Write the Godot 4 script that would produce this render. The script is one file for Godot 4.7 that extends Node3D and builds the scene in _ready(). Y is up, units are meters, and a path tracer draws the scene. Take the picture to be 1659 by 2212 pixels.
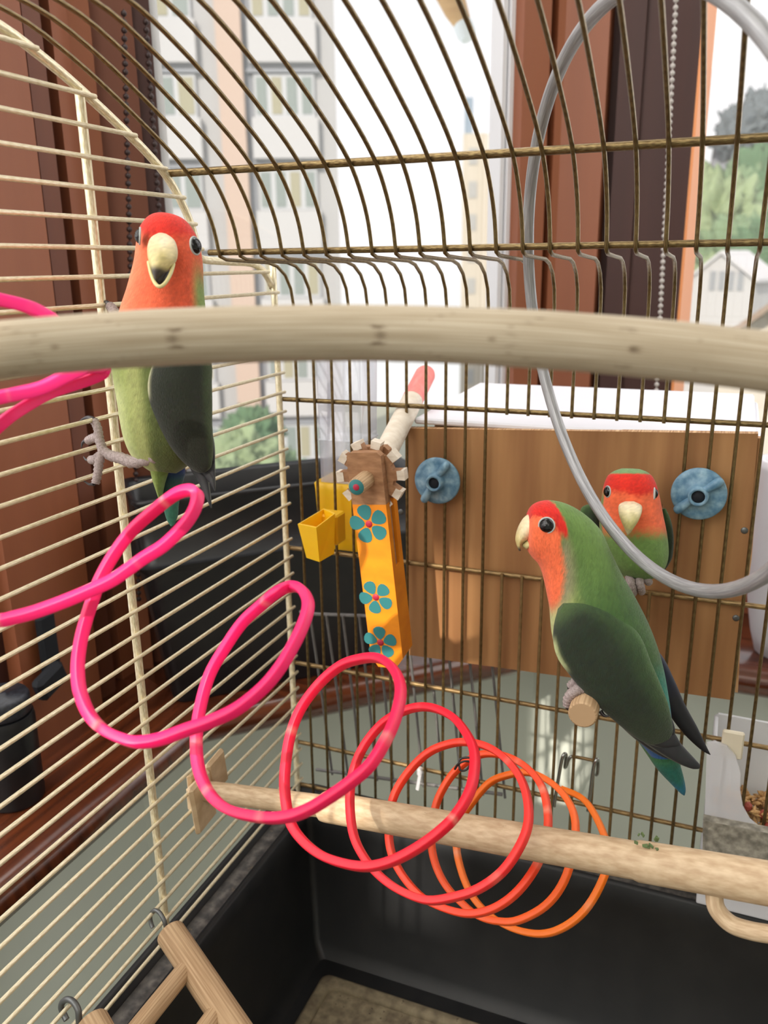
extends Node3D
# A corner of a bay-window room seen from inside an open bird cage. Metres, y up; the cage's back left corner is at x = z = 0.

var taken := {}
var noise := FastNoiseLite.new()
var M := {}

# ---------- helpers ----------
func numbered(called: String) -> String:
	taken[called] = taken.get(called, 0) + 1
	return called if taken[called] == 1 else "%s_%03d" % [called, taken[called] - 1]

func lin(r: float, g: float, b: float) -> Color:
	return Color(r / 255.0, g / 255.0, b / 255.0).srgb_to_linear()

func rgb8(r: float, g: float, b: float) -> Color:
	return Color(r / 255.0, g / 255.0, b / 255.0)

func mat(c: Color, rough := 0.6, metal := 0.0) -> StandardMaterial3D:
	var m := StandardMaterial3D.new()
	m.albedo_color = c
	m.roughness = rough
	m.metallic = metal
	return m

func begin() -> SurfaceTool:
	var st := SurfaceTool.new()
	st.begin(Mesh.PRIMITIVE_TRIANGLES)
	return st

func finish(st: SurfaceTool, m: Material, tangents := false) -> ArrayMesh:
	st.generate_normals()
	if tangents:
		st.generate_tangents()
	var me := st.commit()
	me.surface_set_material(0, m)
	return me

func obj(called: String, me: Mesh, parent: Node = self) -> MeshInstance3D:
	var o := MeshInstance3D.new()
	o.name = numbered(called) if parent == self else called
	o.mesh = me
	parent.add_child(o, true)
	return o

func tag(o: Node, label: String, category: String, group := "") -> Node:
	o.set_meta("label", label)
	o.set_meta("category", category)
	if group:
		o.set_meta("group", group)
	return o

func thing(called: String, label: String, category: String, group := "") -> Node3D:
	var o := Node3D.new()
	o.name = numbered(called)
	add_child(o)
	tag(o, label, category, group)
	return o

func struct(called: String, me: Mesh, label: String, category: String) -> MeshInstance3D:
	var o := obj(called, me)
	o.set_meta("kind", "structure")
	tag(o, label, category)
	return o

func quad(st: SurfaceTool, a: Vector3, b: Vector3, c: Vector3, d: Vector3) -> void:
	# a b c d counter-clockwise seen from outside
	for p: Vector3 in [a, c, b, a, d, c]:
		st.add_vertex(p)

func flat(st: SurfaceTool) -> SurfaceTool:
	st.set_smooth_group(-1)
	return st

func box(st: SurfaceTool, xf: Transform3D, s: Vector3, ch := 0.0) -> void:
	# a box about the transform's origin; its edges chamfered by ch
	flat(st)
	var h := s / 2.0
	var k := minf(ch, minf(h.x, minf(h.y, h.z)) * 0.9)
	for ax in 3:
		var u := (ax + 1) % 3
		var w := (ax + 2) % 3
		for sg: float in [-1.0, 1.0]:
			var q := []
			for e: Vector2 in [Vector2(-1, -1), Vector2(1, -1), Vector2(1, 1), Vector2(-1, 1)]:
				var p := Vector3()
				p[ax] = sg * h[ax]
				p[u] = e.x * (h[u] - k)
				p[w] = e.y * (h[w] - k)
				q.append(xf * p)
			if sg > 0:
				quad(st, q[0], q[1], q[2], q[3])
			else:
				quad(st, q[0], q[3], q[2], q[1])
	if k <= 0.0:
		return
	for ax in 3:
		var u := (ax + 1) % 3
		var w := (ax + 2) % 3
		for su: float in [-1.0, 1.0]:
			for sw: float in [-1.0, 1.0]:
				var a := Vector3()
				a[u] = su * h[u]
				a[w] = sw * (h[w] - k)
				var b := Vector3()
				b[u] = su * (h[u] - k)
				b[w] = sw * h[w]
				var lo := Vector3()
				lo[ax] = -(h[ax] - k)
				if su * sw > 0:
					quad(st, xf * (a + lo), xf * (b + lo), xf * (b - lo), xf * (a - lo))
				else:
					quad(st, xf * (b + lo), xf * (a + lo), xf * (a - lo), xf * (b - lo))
	for sx: float in [-1.0, 1.0]:
		for sy: float in [-1.0, 1.0]:
			for sz: float in [-1.0, 1.0]:
				var a := xf * Vector3(sx * h.x, sy * (h.y - k), sz * (h.z - k))
				var b := xf * Vector3(sx * (h.x - k), sy * h.y, sz * (h.z - k))
				var c := xf * Vector3(sx * (h.x - k), sy * (h.y - k), sz * h.z)
				var tri := [a, c, b] if sx * sy * sz > 0 else [a, b, c]
				for p: Vector3 in tri:
					st.add_vertex(p)

func box_mesh(lo: Vector3, hi: Vector3, m: Material, ch := 0.0) -> ArrayMesh:
	var st := begin()
	box(st, Transform3D(Basis(), (lo + hi) / 2.0), hi - lo, ch)
	return finish(st, m)

func prism(st: SurfaceTool, plan: Array, y0: float, y1: float) -> void:
	# plan: Vector2(x, z) corners in either order, closed
	flat(st)
	var poly := PackedVector2Array(plan)
	if Geometry2D.is_polygon_clockwise(poly):
		poly.reverse()
	var n := poly.size()
	for i in n:
		var a := poly[i]
		var b := poly[(i + 1) % n]
		quad(st, Vector3(b.x, y0, b.y), Vector3(a.x, y0, a.y), Vector3(a.x, y1, a.y), Vector3(b.x, y1, b.y))
	var tri := Geometry2D.triangulate_polygon(poly)
	for i in range(0, tri.size(), 3):
		var p := [poly[tri[i]], poly[tri[i + 1]], poly[tri[i + 2]]]
		var up: bool = (p[1] - p[0]).cross(p[2] - p[0]) > 0
		var o := [0, 1, 2] if up else [0, 2, 1]
		for k: int in o:
			st.add_vertex(Vector3(p[k].x, y1, p[k].y))
		for k: int in [o[0], o[2], o[1]]:
			st.add_vertex(Vector3(p[k].x, y0, p[k].y))

func spline(pts: Array, sub: int, closed := false) -> PackedVector3Array:
	# Catmull-Rom through the points
	var out := PackedVector3Array()
	var n := pts.size()
	var last := n if closed else n - 1
	for i in last:
		var p0: Vector3 = pts[(i - 1 + n) % n] if closed else pts[maxi(i - 1, 0)]
		var p1: Vector3 = pts[i]
		var p2: Vector3 = pts[(i + 1) % n]
		var p3: Vector3 = pts[(i + 2) % n] if closed else pts[mini(i + 2, n - 1)]
		for k in sub:
			out.append(p1.cubic_interpolate(p2, p0, p3, float(k) / sub))
	if not closed:
		out.append(pts[n - 1])
	return out

func ring_grid(st: SurfaceTool, rings: Array, colors: Array = [], cap := true, closed := false, us: Array = []) -> void:
	# rings of equal size, counter-clockwise about the direction of travel; joined into one smooth skin
	st.set_smooth_group(0)
	var n: int = rings[0].size()
	var count := rings.size()
	var put := func(i: int, j: int) -> void:
		var jj := j % n
		if colors.size():
			st.set_color(colors[i % count][jj])
		var u: float = us[i % count] if us.size() else float(i) / count
		st.set_uv(Vector2(u, float(j) / n))
		st.add_vertex(rings[i % count][jj])
	for i in (count if closed else count - 1):
		for j in n:
			for q: Vector2i in [Vector2i(i, j), Vector2i(i + 1, j + 1), Vector2i(i, j + 1), Vector2i(i, j), Vector2i(i + 1, j), Vector2i(i + 1, j + 1)]:
				put.call(q.x, q.y)
	if cap and not closed:
		for e: int in [0, count - 1]:
			var mid := Vector3()
			for p: Vector3 in rings[e]:
				mid += p / n
			st.set_smooth_group(-1)
			for j in n:
				var a: Vector3 = rings[e][j]
				var b: Vector3 = rings[e][(j + 1) % n]
				if colors.size():
					st.set_color(colors[e][j])
				st.set_uv(Vector2(0, 0))
				if e == 0:
					for p: Vector3 in [mid, a, b]:
						st.add_vertex(p)
				else:
					for p: Vector3 in [mid, b, a]:
						st.add_vertex(p)

func tube_rings(pts: PackedVector3Array, radius: Variant, seg: int, section := PackedVector2Array(), closed := false, up := Vector3.ZERO) -> Array:
	var rings := []
	var n := pts.size()
	var nor := Vector3()
	for i in n:
		var a := pts[(i - 1 + n) % n] if closed else pts[maxi(i - 1, 0)]
		var b := pts[(i + 1) % n] if closed else pts[mini(i + 1, n - 1)]
		var t := (b - a).normalized()
		if up != Vector3.ZERO:
			nor = (up - t * up.dot(t)).normalized()
		elif i == 0:
			nor = t.cross(Vector3.UP if absf(t.y) < 0.9 else Vector3.RIGHT).normalized()
		else:
			nor = (nor - t * nor.dot(t)).normalized()
		var bi := t.cross(nor)
		var r: float = radius[i] if radius is Array or radius is PackedFloat32Array else radius
		var ring := PackedVector3Array()
		for j in (section.size() if section.size() else seg):
			var e: Vector2 = section[j] * r if section.size() else Vector2.from_angle(TAU * j / seg) * r
			ring.append(pts[i] + nor * e.x + bi * e.y)
		rings.append(ring)
	return rings

func lengths(pts: PackedVector3Array, scale: float) -> Array:
	var us := [0.0]
	for i in range(1, pts.size()):
		us.append(us[-1] + pts[i].distance_to(pts[i - 1]) * scale)
	return us

func tube(st: SurfaceTool, pts: PackedVector3Array, radius: Variant, seg := 8, closed := false) -> void:
	ring_grid(st, tube_rings(pts, radius, seg, PackedVector2Array(), closed), [], true, closed, lengths(pts, 10.0))

func rod(st: SurfaceTool, a: Vector3, b: Vector3, r: float, seg := 8, round_end := 0.0) -> void:
	var d := (b - a).normalized()
	if round_end > 0.0:
		tube(st, PackedVector3Array([a, a + d * round_end * 0.3, a + d * round_end, b - d * round_end, b - d * round_end * 0.3, b]), [r - round_end, r - round_end * 0.3, r, r, r - round_end * 0.3, r - round_end], seg)
	else:
		tube(st, PackedVector3Array([a, b]), r, seg)

func tube_mesh(pts: Array, radius: Variant, m: Material, seg := 8, closed := false) -> ArrayMesh:
	var st := begin()
	tube(st, PackedVector3Array(pts), radius, seg, closed)
	return finish(st, m)

func lathe(st: SurfaceTool, xf: Transform3D, profile: Array, seg := 24, cap := true) -> void:
	# profile of Vector2(radius, height) from bottom to top
	var rings := []
	for p: Vector2 in profile:
		var ring := PackedVector3Array()
		for j in seg:
			var a := -TAU * j / seg
			ring.append(xf * Vector3(cos(a) * p.x, p.y, sin(a) * p.x))
		rings.append(ring)
	ring_grid(st, rings, [], cap)

func rrect(hx: float, hz: float, r: float, y: float, per := 5) -> PackedVector3Array:
	# rounded rectangle in plan, counter-clockwise about +y
	var out := PackedVector3Array()
	for c in 4:
		var s: Vector2 = [Vector2(1, -1), Vector2(-1, -1), Vector2(-1, 1), Vector2(1, 1)][c]
		for k in per + 1:
			var a := PI / 2.0 * (c + float(k) / per)
			out.append(Vector3(s.x * (hx - r) + cos(a) * r, y, s.y * (hz - r) - sin(a) * r))
	return out

func stack(st: SurfaceTool, xf: Transform3D, levels: Array, cap := true) -> void:
	# levels of [y, half x, half z, corner radius, shift x, shift z]
	var rings := []
	for l: Array in levels:
		var ring := rrect(l[1], l[2], l[3], l[0])
		for k in ring.size():
			ring[k] = xf * (ring[k] + Vector3(l[4] if l.size() > 4 else 0.0, 0, l[5] if l.size() > 5 else 0.0))
		rings.append(ring)
	ring_grid(st, rings, [], cap)

func extrude(st: SurfaceTool, xf: Transform3D, outline: Array, depth: float) -> void:
	# outline in the transform's xy plane, pushed from z = 0 to z = depth
	flat(st)
	var poly := PackedVector2Array(outline)
	if Geometry2D.is_polygon_clockwise(poly):
		poly.reverse()
	var n := poly.size()
	for i in n:
		var a := poly[i]
		var b := poly[(i + 1) % n]
		quad(st, xf * Vector3(a.x, a.y, 0), xf * Vector3(b.x, b.y, 0), xf * Vector3(b.x, b.y, depth), xf * Vector3(a.x, a.y, depth))
	var tri := Geometry2D.triangulate_polygon(poly)
	for i in range(0, tri.size(), 3):
		var p := [poly[tri[i]], poly[tri[i + 1]], poly[tri[i + 2]]]
		var ccw: bool = (p[1] - p[0]).cross(p[2] - p[0]) > 0
		var o := [0, 2, 1] if ccw else [0, 1, 2]
		for k: int in o:
			st.add_vertex(xf * Vector3(p[k].x, p[k].y, depth))
		for k: int in [o[0], o[2], o[1]]:
			st.add_vertex(xf * Vector3(p[k].x, p[k].y, 0))

func frame_at(origin: Vector3, y_axis: Vector3, z_hint: Vector3) -> Transform3D:
	var y := y_axis.normalized()
	var z := (z_hint - y * z_hint.dot(y)).normalized()
	return Transform3D(Basis(y.cross(z), y, z), origin)

# ---------- textures ----------
func streaks(c1: Color, c2: Color, along: float, across: float, sd: int, spots := 0.0, spot := Color.BLACK, w := 512, h := 512) -> ImageTexture:
	# grain that runs along the image's x axis
	noise.seed = sd
	noise.noise_type = FastNoiseLite.TYPE_SIMPLEX_SMOOTH
	noise.frequency = 1.0
	noise.fractal_octaves = 4
	var im := Image.create(w, h, false, Image.FORMAT_RGB8)
	for y in h:
		for x in w:
			var mx := mini(x, w - 1 - x)
			var my := mini(y, h - 1 - y)
			var v := noise.get_noise_2d(mx * along, my * across) * 0.9 + 0.5
			var c := c1.lerp(c2, clampf(v, 0, 1))
			if spots > 0.0:
				var s := noise.get_noise_2d(mx * 0.03 + 500.0, my * 0.03)
				c = c.lerp(spot, clampf((s - (1.0 - spots)) * 6.0, 0.0, 0.8))
			im.set_pixel(x, y, c)
	return ImageTexture.create_from_image(im)

func grain_normal(along: float, across: float, sd: int, strength := 3.0) -> ImageTexture:
	noise.seed = sd
	noise.fractal_octaves = 3
	var im := Image.create(256, 256, false, Image.FORMAT_RGB8)
	for y in 256:
		for x in 256:
			var v := noise.get_noise_2d(x * along, y * across) * 0.5 + 0.5
			im.set_pixel(x, y, Color(v, v, v))
	im.bump_map_to_normal_map(strength)
	return ImageTexture.create_from_image(im)

func textured(tex: Texture2D, rough: float, scale := Vector3.ONE, triplanar := true) -> StandardMaterial3D:
	var m := mat(Color.WHITE, rough)
	m.albedo_texture = tex
	m.uv1_triplanar = triplanar
	m.uv1_scale = scale
	return m

# ---------- birds ----------
func lofted(stations: Array, towards: Vector3, rows: int, seg: int, painter: String) -> Array:
	# stations of [edge point, opposite edge point, half depth]; returns [rings, colours]
	var n := stations.size()
	var rings := []
	var cols := []
	for i in rows + 1:
		var t := float(i) / rows * (n - 1)
		var k := mini(int(t), n - 2)
		var f := t - k
		var s := []
		for q in 3:
			var v0: Variant = stations[maxi(k - 1, 0)][q]
			var v1: Variant = stations[k][q]
			var v2: Variant = stations[k + 1][q]
			var v3: Variant = stations[mini(k + 2, n - 1)][q]
			s.append(v1.cubic_interpolate(v2, v0, v3, f) if q < 2 else maxf(cubic_interpolate(v1, v2, v0, v3, f), 0.0002))
		var mid: Vector3 = (s[0] + s[1]) / 2.0
		var a: Vector3 = (s[0] - s[1]) / 2.0
		var b := towards - a.normalized() * towards.dot(a.normalized())
		b = b.normalized() * float(s[2])
		var ring := PackedVector3Array()
		var col := PackedColorArray()
		for j in seg:
			var g := TAU * j / seg
			ring.append(mid + a * cos(g) + b * sin(g))
			if painter:
				col.append(paint(painter, t, (1.0 - cos(g)) / 2.0, sin(g), ring[j]))
		rings.append(ring)
		cols.append(col)
	# turn rings so that they run counter-clockwise about the direction of travel
	var travel := Vector3()
	for j in seg:
		travel += rings[rows / 2 + 1][j] - rings[rows / 2 - 1][j]
	var r0: PackedVector3Array = rings[rows / 2]
	if (r0[0] - r0[seg / 2]).cross(r0[seg / 4] - r0[3 * seg / 4]).dot(travel) < 0:
		for i in rings.size():
			rings[i].reverse()
			cols[i].reverse()
	return [rings, cols]

func loft_mesh(stations: Array, towards: Vector3, rows: int, seg: int, painter: String, m: Material) -> ArrayMesh:
	var l := lofted(stations, towards, rows, seg, painter)
	var st := begin()
	ring_grid(st, l[0], l[1] if painter else [])
	return finish(st, m)

func ss(a: float, b: float, x: float) -> float:
	return smoothstep(a, b, x)

func paint(kind: String, t: float, v: float, front: float, p: Vector3) -> Color:
	var j := noise.get_noise_3d(p.x * 900.0, p.y * 400.0, p.z * 900.0)
	var j2 := noise.get_noise_3d(p.x * 160.0, p.y * 120.0, p.z * 160.0)
	var c := Color.WHITE
	match kind:
		"perched":
			c = lin(98, 128, 62).lerp(lin(78, 104, 54), ss(0.1, 0.9, v))
			c = c.lerp(lin(58, 88, 42), ss(6.0, 9.5, t))
			c = c.lerp(lin(150, 160, 92), ss(0.55, 0.95, v + j * 0.06) * ss(5.5, 7.2, t) * (1.0 - ss(9.0, 11.0, t)))
			c = c.lerp(lin(186, 192, 128), ss(0.72, 1.0, v) * ss(6.6, 7.4, t) * (1.0 - ss(8.0, 9.6, t)))
			c = c.lerp(lin(34, 120, 104), ss(11.2, 13.0, t) * (1.0 - ss(0.3, 0.8, v)))
			c = c.lerp(lin(26, 74, 128), ss(13.2, 14.6, t))
			# grey veil behind the cheek, then the orange face and the red brow
			var edge := lerpf(0.08, 0.58, clampf(t - 3.0, 0.0, 1.0)) + 0.11 * maxf(t - 4.0, 0.0)
			c = c.lerp(lin(142, 136, 104), (1.0 - ss(0.0, 0.24, absf(v - edge + 0.05))) * ss(3.6, 4.6, t) * (1.0 - ss(6.6, 8.0, t)) * 0.85)
			c = c.lerp(lin(236, 108, 66), ss(edge - 0.07, edge + 0.08, v + j * 0.05) * (1.0 - ss(6.3, 7.8, t + j * 0.3)))
			var top := -0.1 + 0.1 * ss(2.4, 2.7, t) + 0.24 * maxf(t - 2.65, 0.0)
			var low_edge := lerpf(0.14, 0.30, ss(0.0, 2.4, t)) + 0.15 * ss(2.8, 3.6, t)
			c = c.lerp(lin(204, 30, 20), ss(top - 0.02, top + 0.03, v + j * 0.03) * (1.0 - ss(low_edge - 0.05, low_edge + 0.04, v + j * 0.04)) * (1.0 - ss(4.0, 4.5, t)))
		"wing":
			c = lin(31, 42, 27).lerp(lin(46, 68, 34), ss(0.45, 0.1, v)).lerp(lin(60, 90, 42), ss(0.14, 0.02, v))
			c = c.lerp(lin(66, 88, 48), (1.0 - ss(0.0, 1.6, t)))
			c = c.lerp(lin(44, 58, 36), ss(6.0, 9.0, t))
			c = c.lerp(lin(186, 196, 140), ss(0.94, 1.0, v) * ss(1.4, 2.2, t) * (1.0 - ss(3.2, 4.0, t)))
		"clinging":
			c = lin(236, 108, 72).lerp(lin(226, 92, 58), ss(0.3, 0.8, v))
			c = c.lerp(lin(238, 132, 92), ss(0.35, 0.0, v) * ss(3.0, 6.0, t))
			c = c.lerp(lin(212, 44, 30), 1.0 - ss(4.3, 5.6, t + 2.0 * absf(v - 0.5) + j * 0.3))
			c = c.lerp(lin(128, 150, 82), ss(0.88, 0.98, v) * ss(5.0, 8.0, t))
			c = c.lerp(lin(112, 138, 70), 1.0 - ss(-0.45, -0.1, front))
			var low := ss(9.5, 10.6, t + j * 0.4)
			var belly := lin(136, 148, 80).lerp(lin(84, 96, 50), ss(0.25, 0.55, v))  # darker right part paints the shaded side into the belly colour
			belly = belly.lerp(lin(182, 190, 128), ss(0.32, 0.0, v) * ss(12.5, 14.0, t))
			belly = belly.lerp(lin(166, 172, 108), ss(0.2, 0.3, v) * (1.0 - ss(0.36, 0.46, v)) * ss(10.0, 11.0, t) * 0.6)
			c = c.lerp(belly, low)
		"nesting":
			c = lin(98, 128, 64)
			c = c.lerp(lin(232, 104, 64), (1.0 - ss(6.6, 7.8, t + j * 0.3)) * (1.0 - ss(0.485, 0.499, absf(v - 0.5)) * ss(3.0, 5.0, t)))
			c = c.lerp(lin(210, 40, 24), 1.0 - ss(4.1, 4.9, t + 1.4 * absf(v - 0.5) + j * 0.3))
			c = c.lerp(lin(112, 146, 94), 1.0 - ss(1.45, 1.85, t + j * 0.15))
			c = c.lerp(lin(98, 128, 64), 1.0 - ss(-0.5, -0.1, front))
		"dark_wing":
			c = lin(26, 31, 20).lerp(lin(52, 68, 34), ss(0.86, 0.99, v))
			c = c.lerp(lin(70, 82, 46), (1.0 - ss(0.02, 0.1, v)) * (1.0 - ss(2.2, 3.0, t)))
			c = c.lerp(lin(178, 176, 140), (1.0 - ss(0.06, 0.13, v)) * ss(0.3, 0.7, t) * (1.0 - ss(2.4, 3.1, t)))
		"beak":
			c = lin(226, 208, 172).lerp(lin(206, 190, 132), ss(1.0, 3.5, t))
			c = c.lerp(lin(66, 60, 56), ss(3.9, 4.7, t))
		"tail":
			c = lin(54, 104, 54).lerp(lin(20, 88, 76), ss(0.8, 2.2, t))
			c = c.lerp(lin(20, 84, 104), ss(2.8, 4.0, t + absf(v - 0.5)))
		"dark_tail":
			c = lin(36, 52, 108).lerp(lin(40, 70, 66), ss(0.6, 1.6, t))
			c = c.lerp(lin(48, 104, 84), ss(1.6, 3.0, t))
		"covert":
			c = lin(140, 158, 82).lerp(lin(104, 134, 66), ss(0.2, 0.9, v))
		"beak_pale":
			c = lin(222, 206, 174).lerp(lin(200, 190, 128), ss(0.8, 3.5, t))
			c = c.lerp(lin(214, 206, 160), ss(3.9, 4.8, t))
		"quill":
			c = lin(34, 35, 39).lerp(lin(110, 114, 104), ss(0.90, 0.99, v) * 0.7)
		"navy":
			c = lin(20, 28, 52).lerp(lin(14, 15, 24), ss(1.0, 3.0, t))
			c = c.lerp(lin(30, 80, 140), ss(0.75, 0.95, v) * (1.0 - ss(1.5, 2.6, t)))
	var k := 1.0 + 0.26 * j + 0.12 * j2
	return Color(c.r * k, c.g * k, c.b * k)

func eye(parent: Node, at: Vector3, look: Vector3, r: float) -> void:
	var st := begin()
	var xf := frame_at(at, look, Vector3.UP)
	var prof := []
	for i in 9:
		var a := PI / 2.0 * i / 8.0
		prof.append(Vector2(maxf(cos(a), 0.02) * r, sin(a) * r * 0.75))
	lathe(st, xf, prof, 20)
	var e := obj("eye", finish(st, M.eye), parent)
	st = begin()
	var ring := []
	for i in 24:
		ring.append(xf * Vector3(cos(TAU * i / 24) * r * 1.04, r * 0.05, sin(TAU * i / 24) * r * 1.04))
	tube(st, PackedVector3Array(ring), r * 0.13, 8, true)
	obj("eye_ring", finish(st, M.eye_ring), e)

func toe(st: SurfaceTool, pts: Array, r0: float, r1: float) -> void:
	var p := spline(pts, 8)
	var rad := []
	for i in p.size():
		var f := float(i) / (p.size() - 1)
		rad.append(lerpf(r0, r1, f) * (1.0 + 0.13 * sin(i * 2.1)))
	tube(st, p, rad, 10)

func claw(st: SurfaceTool, pts: Array, r: float) -> void:
	var p := spline(pts, 5)
	var rad := []
	for i in p.size():
		rad.append(lerpf(r, r * 0.12, float(i) / (p.size() - 1)))
	tube(st, p, rad, 8)

# ---------- the scene ----------
const SUN_TRAVEL := Vector3(0.06, -0.66, -1.0)

func _ready() -> void:
	# camera, seen through the cage's open front
	var attr := CameraAttributesPhysical.new()
	attr.frustum_focal_length = 19.802
	attr.frustum_focus_distance = 0.375
	attr.exposure_aperture = 9.42953
	attr.frustum_near = 0.01
	attr.frustum_far = 2000.0
	var cam := Camera3D.new()
	cam.name = "camera"
	add_child(cam)
	cam.attributes = attr
	cam.transform = Transform3D(Basis(Vector3(0.92636, -0.01195, -0.37644), Vector3(-0.0959, 0.95907, -0.26643), Vector3(0.36422, 0.28291, 0.8873)), Vector3(0.24718, 0, 0.44134))
	cam.current = true

	# an even, bright, overcast sky
	var sky_mat := ProceduralSkyMaterial.new()
	sky_mat.sky_top_color = Color(0.955, 0.955, 0.965)
	sky_mat.sky_horizon_color = Color(0.96, 0.952, 0.957)
	sky_mat.ground_bottom_color = Color(0.94, 0.94, 0.94)
	sky_mat.ground_horizon_color = Color(0.955, 0.95, 0.955)
	sky_mat.sky_curve = 0.15
	sky_mat.sky_energy_multiplier = 1.12
	sky_mat.ground_energy_multiplier = 1.12
	var sky := Sky.new()
	sky.sky_material = sky_mat
	var env := Environment.new()
	env.background_mode = Environment.BG_SKY
	env.sky = sky
	env.tonemap_mode = Environment.TONE_MAPPER_LINEAR
	env.tonemap_exposure = 1.0
	env.sdfgi_enabled = true
	env.ssao_enabled = true
	env.ssil_enabled = true
	var world := WorldEnvironment.new()
	world.name = "world"
	world.environment = env
	add_child(world)

	# low sun from behind the house: it lights the block across the street and comes in by one slit cut in the rear wall for it
	var sun := DirectionalLight3D.new()
	sun.name = "sun"
	sun.light_energy = 1.5
	sun.light_color = Color(1.0, 0.96, 0.90)
	sun.light_angular_distance = 0.6
	sun.shadow_enabled = true
	sun.sky_mode = DirectionalLight3D.SKY_MODE_LIGHT_ONLY
	add_child(sun)
	sun.look_at_from_position(Vector3.ZERO, SUN_TRAVEL)
	# daylight at the bay's windows, beyond and above what the camera sees of them, and a weaker added fill behind the camera, where no window stands
	area("daylight_left_window", Vector3(-0.205, 0.42, 0.72), Vector3(0.35, -0.15, 0.42), Vector2(1.25, 1.15), 1.5, Color(1.0, 0.985, 0.96))
	area("daylight_middle_window", Vector3(-0.045, 0.74, -0.205), Vector3(0.25, -0.1, 0.25), Vector2(0.42, 0.5), 0.26, Color(1.0, 0.99, 0.98))
	area("daylight_back_window", Vector3(0.85, 0.42, -0.40), Vector3(0.55, -0.1, 0.35), Vector2(0.85, 1.2), 0.75, Color(1.0, 0.99, 0.98))
	area("fill_behind_camera", Vector3(0.75, 0.9, 2.1), Vector3(0.15, -0.2, 0.0), Vector2(1.6, 1.0), 1.0, Color(1.0, 0.975, 0.94))

	materials()
	room()
	outside()
	cage()
	things_outside_cage()
	nest()
	toys()
	perches()
	feeders()
	birds()

func area(called: String, at: Vector3, to: Vector3, size: Vector2, energy: float, c: Color) -> void:
	var l := AreaLight3D.new()
	l.name = called
	l.area_size = size
	l.light_energy = energy
	l.light_color = c
	l.shadow_enabled = true
	l.area_range = 12.0
	add_child(l)
	l.look_at_from_position(at, to)

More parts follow.
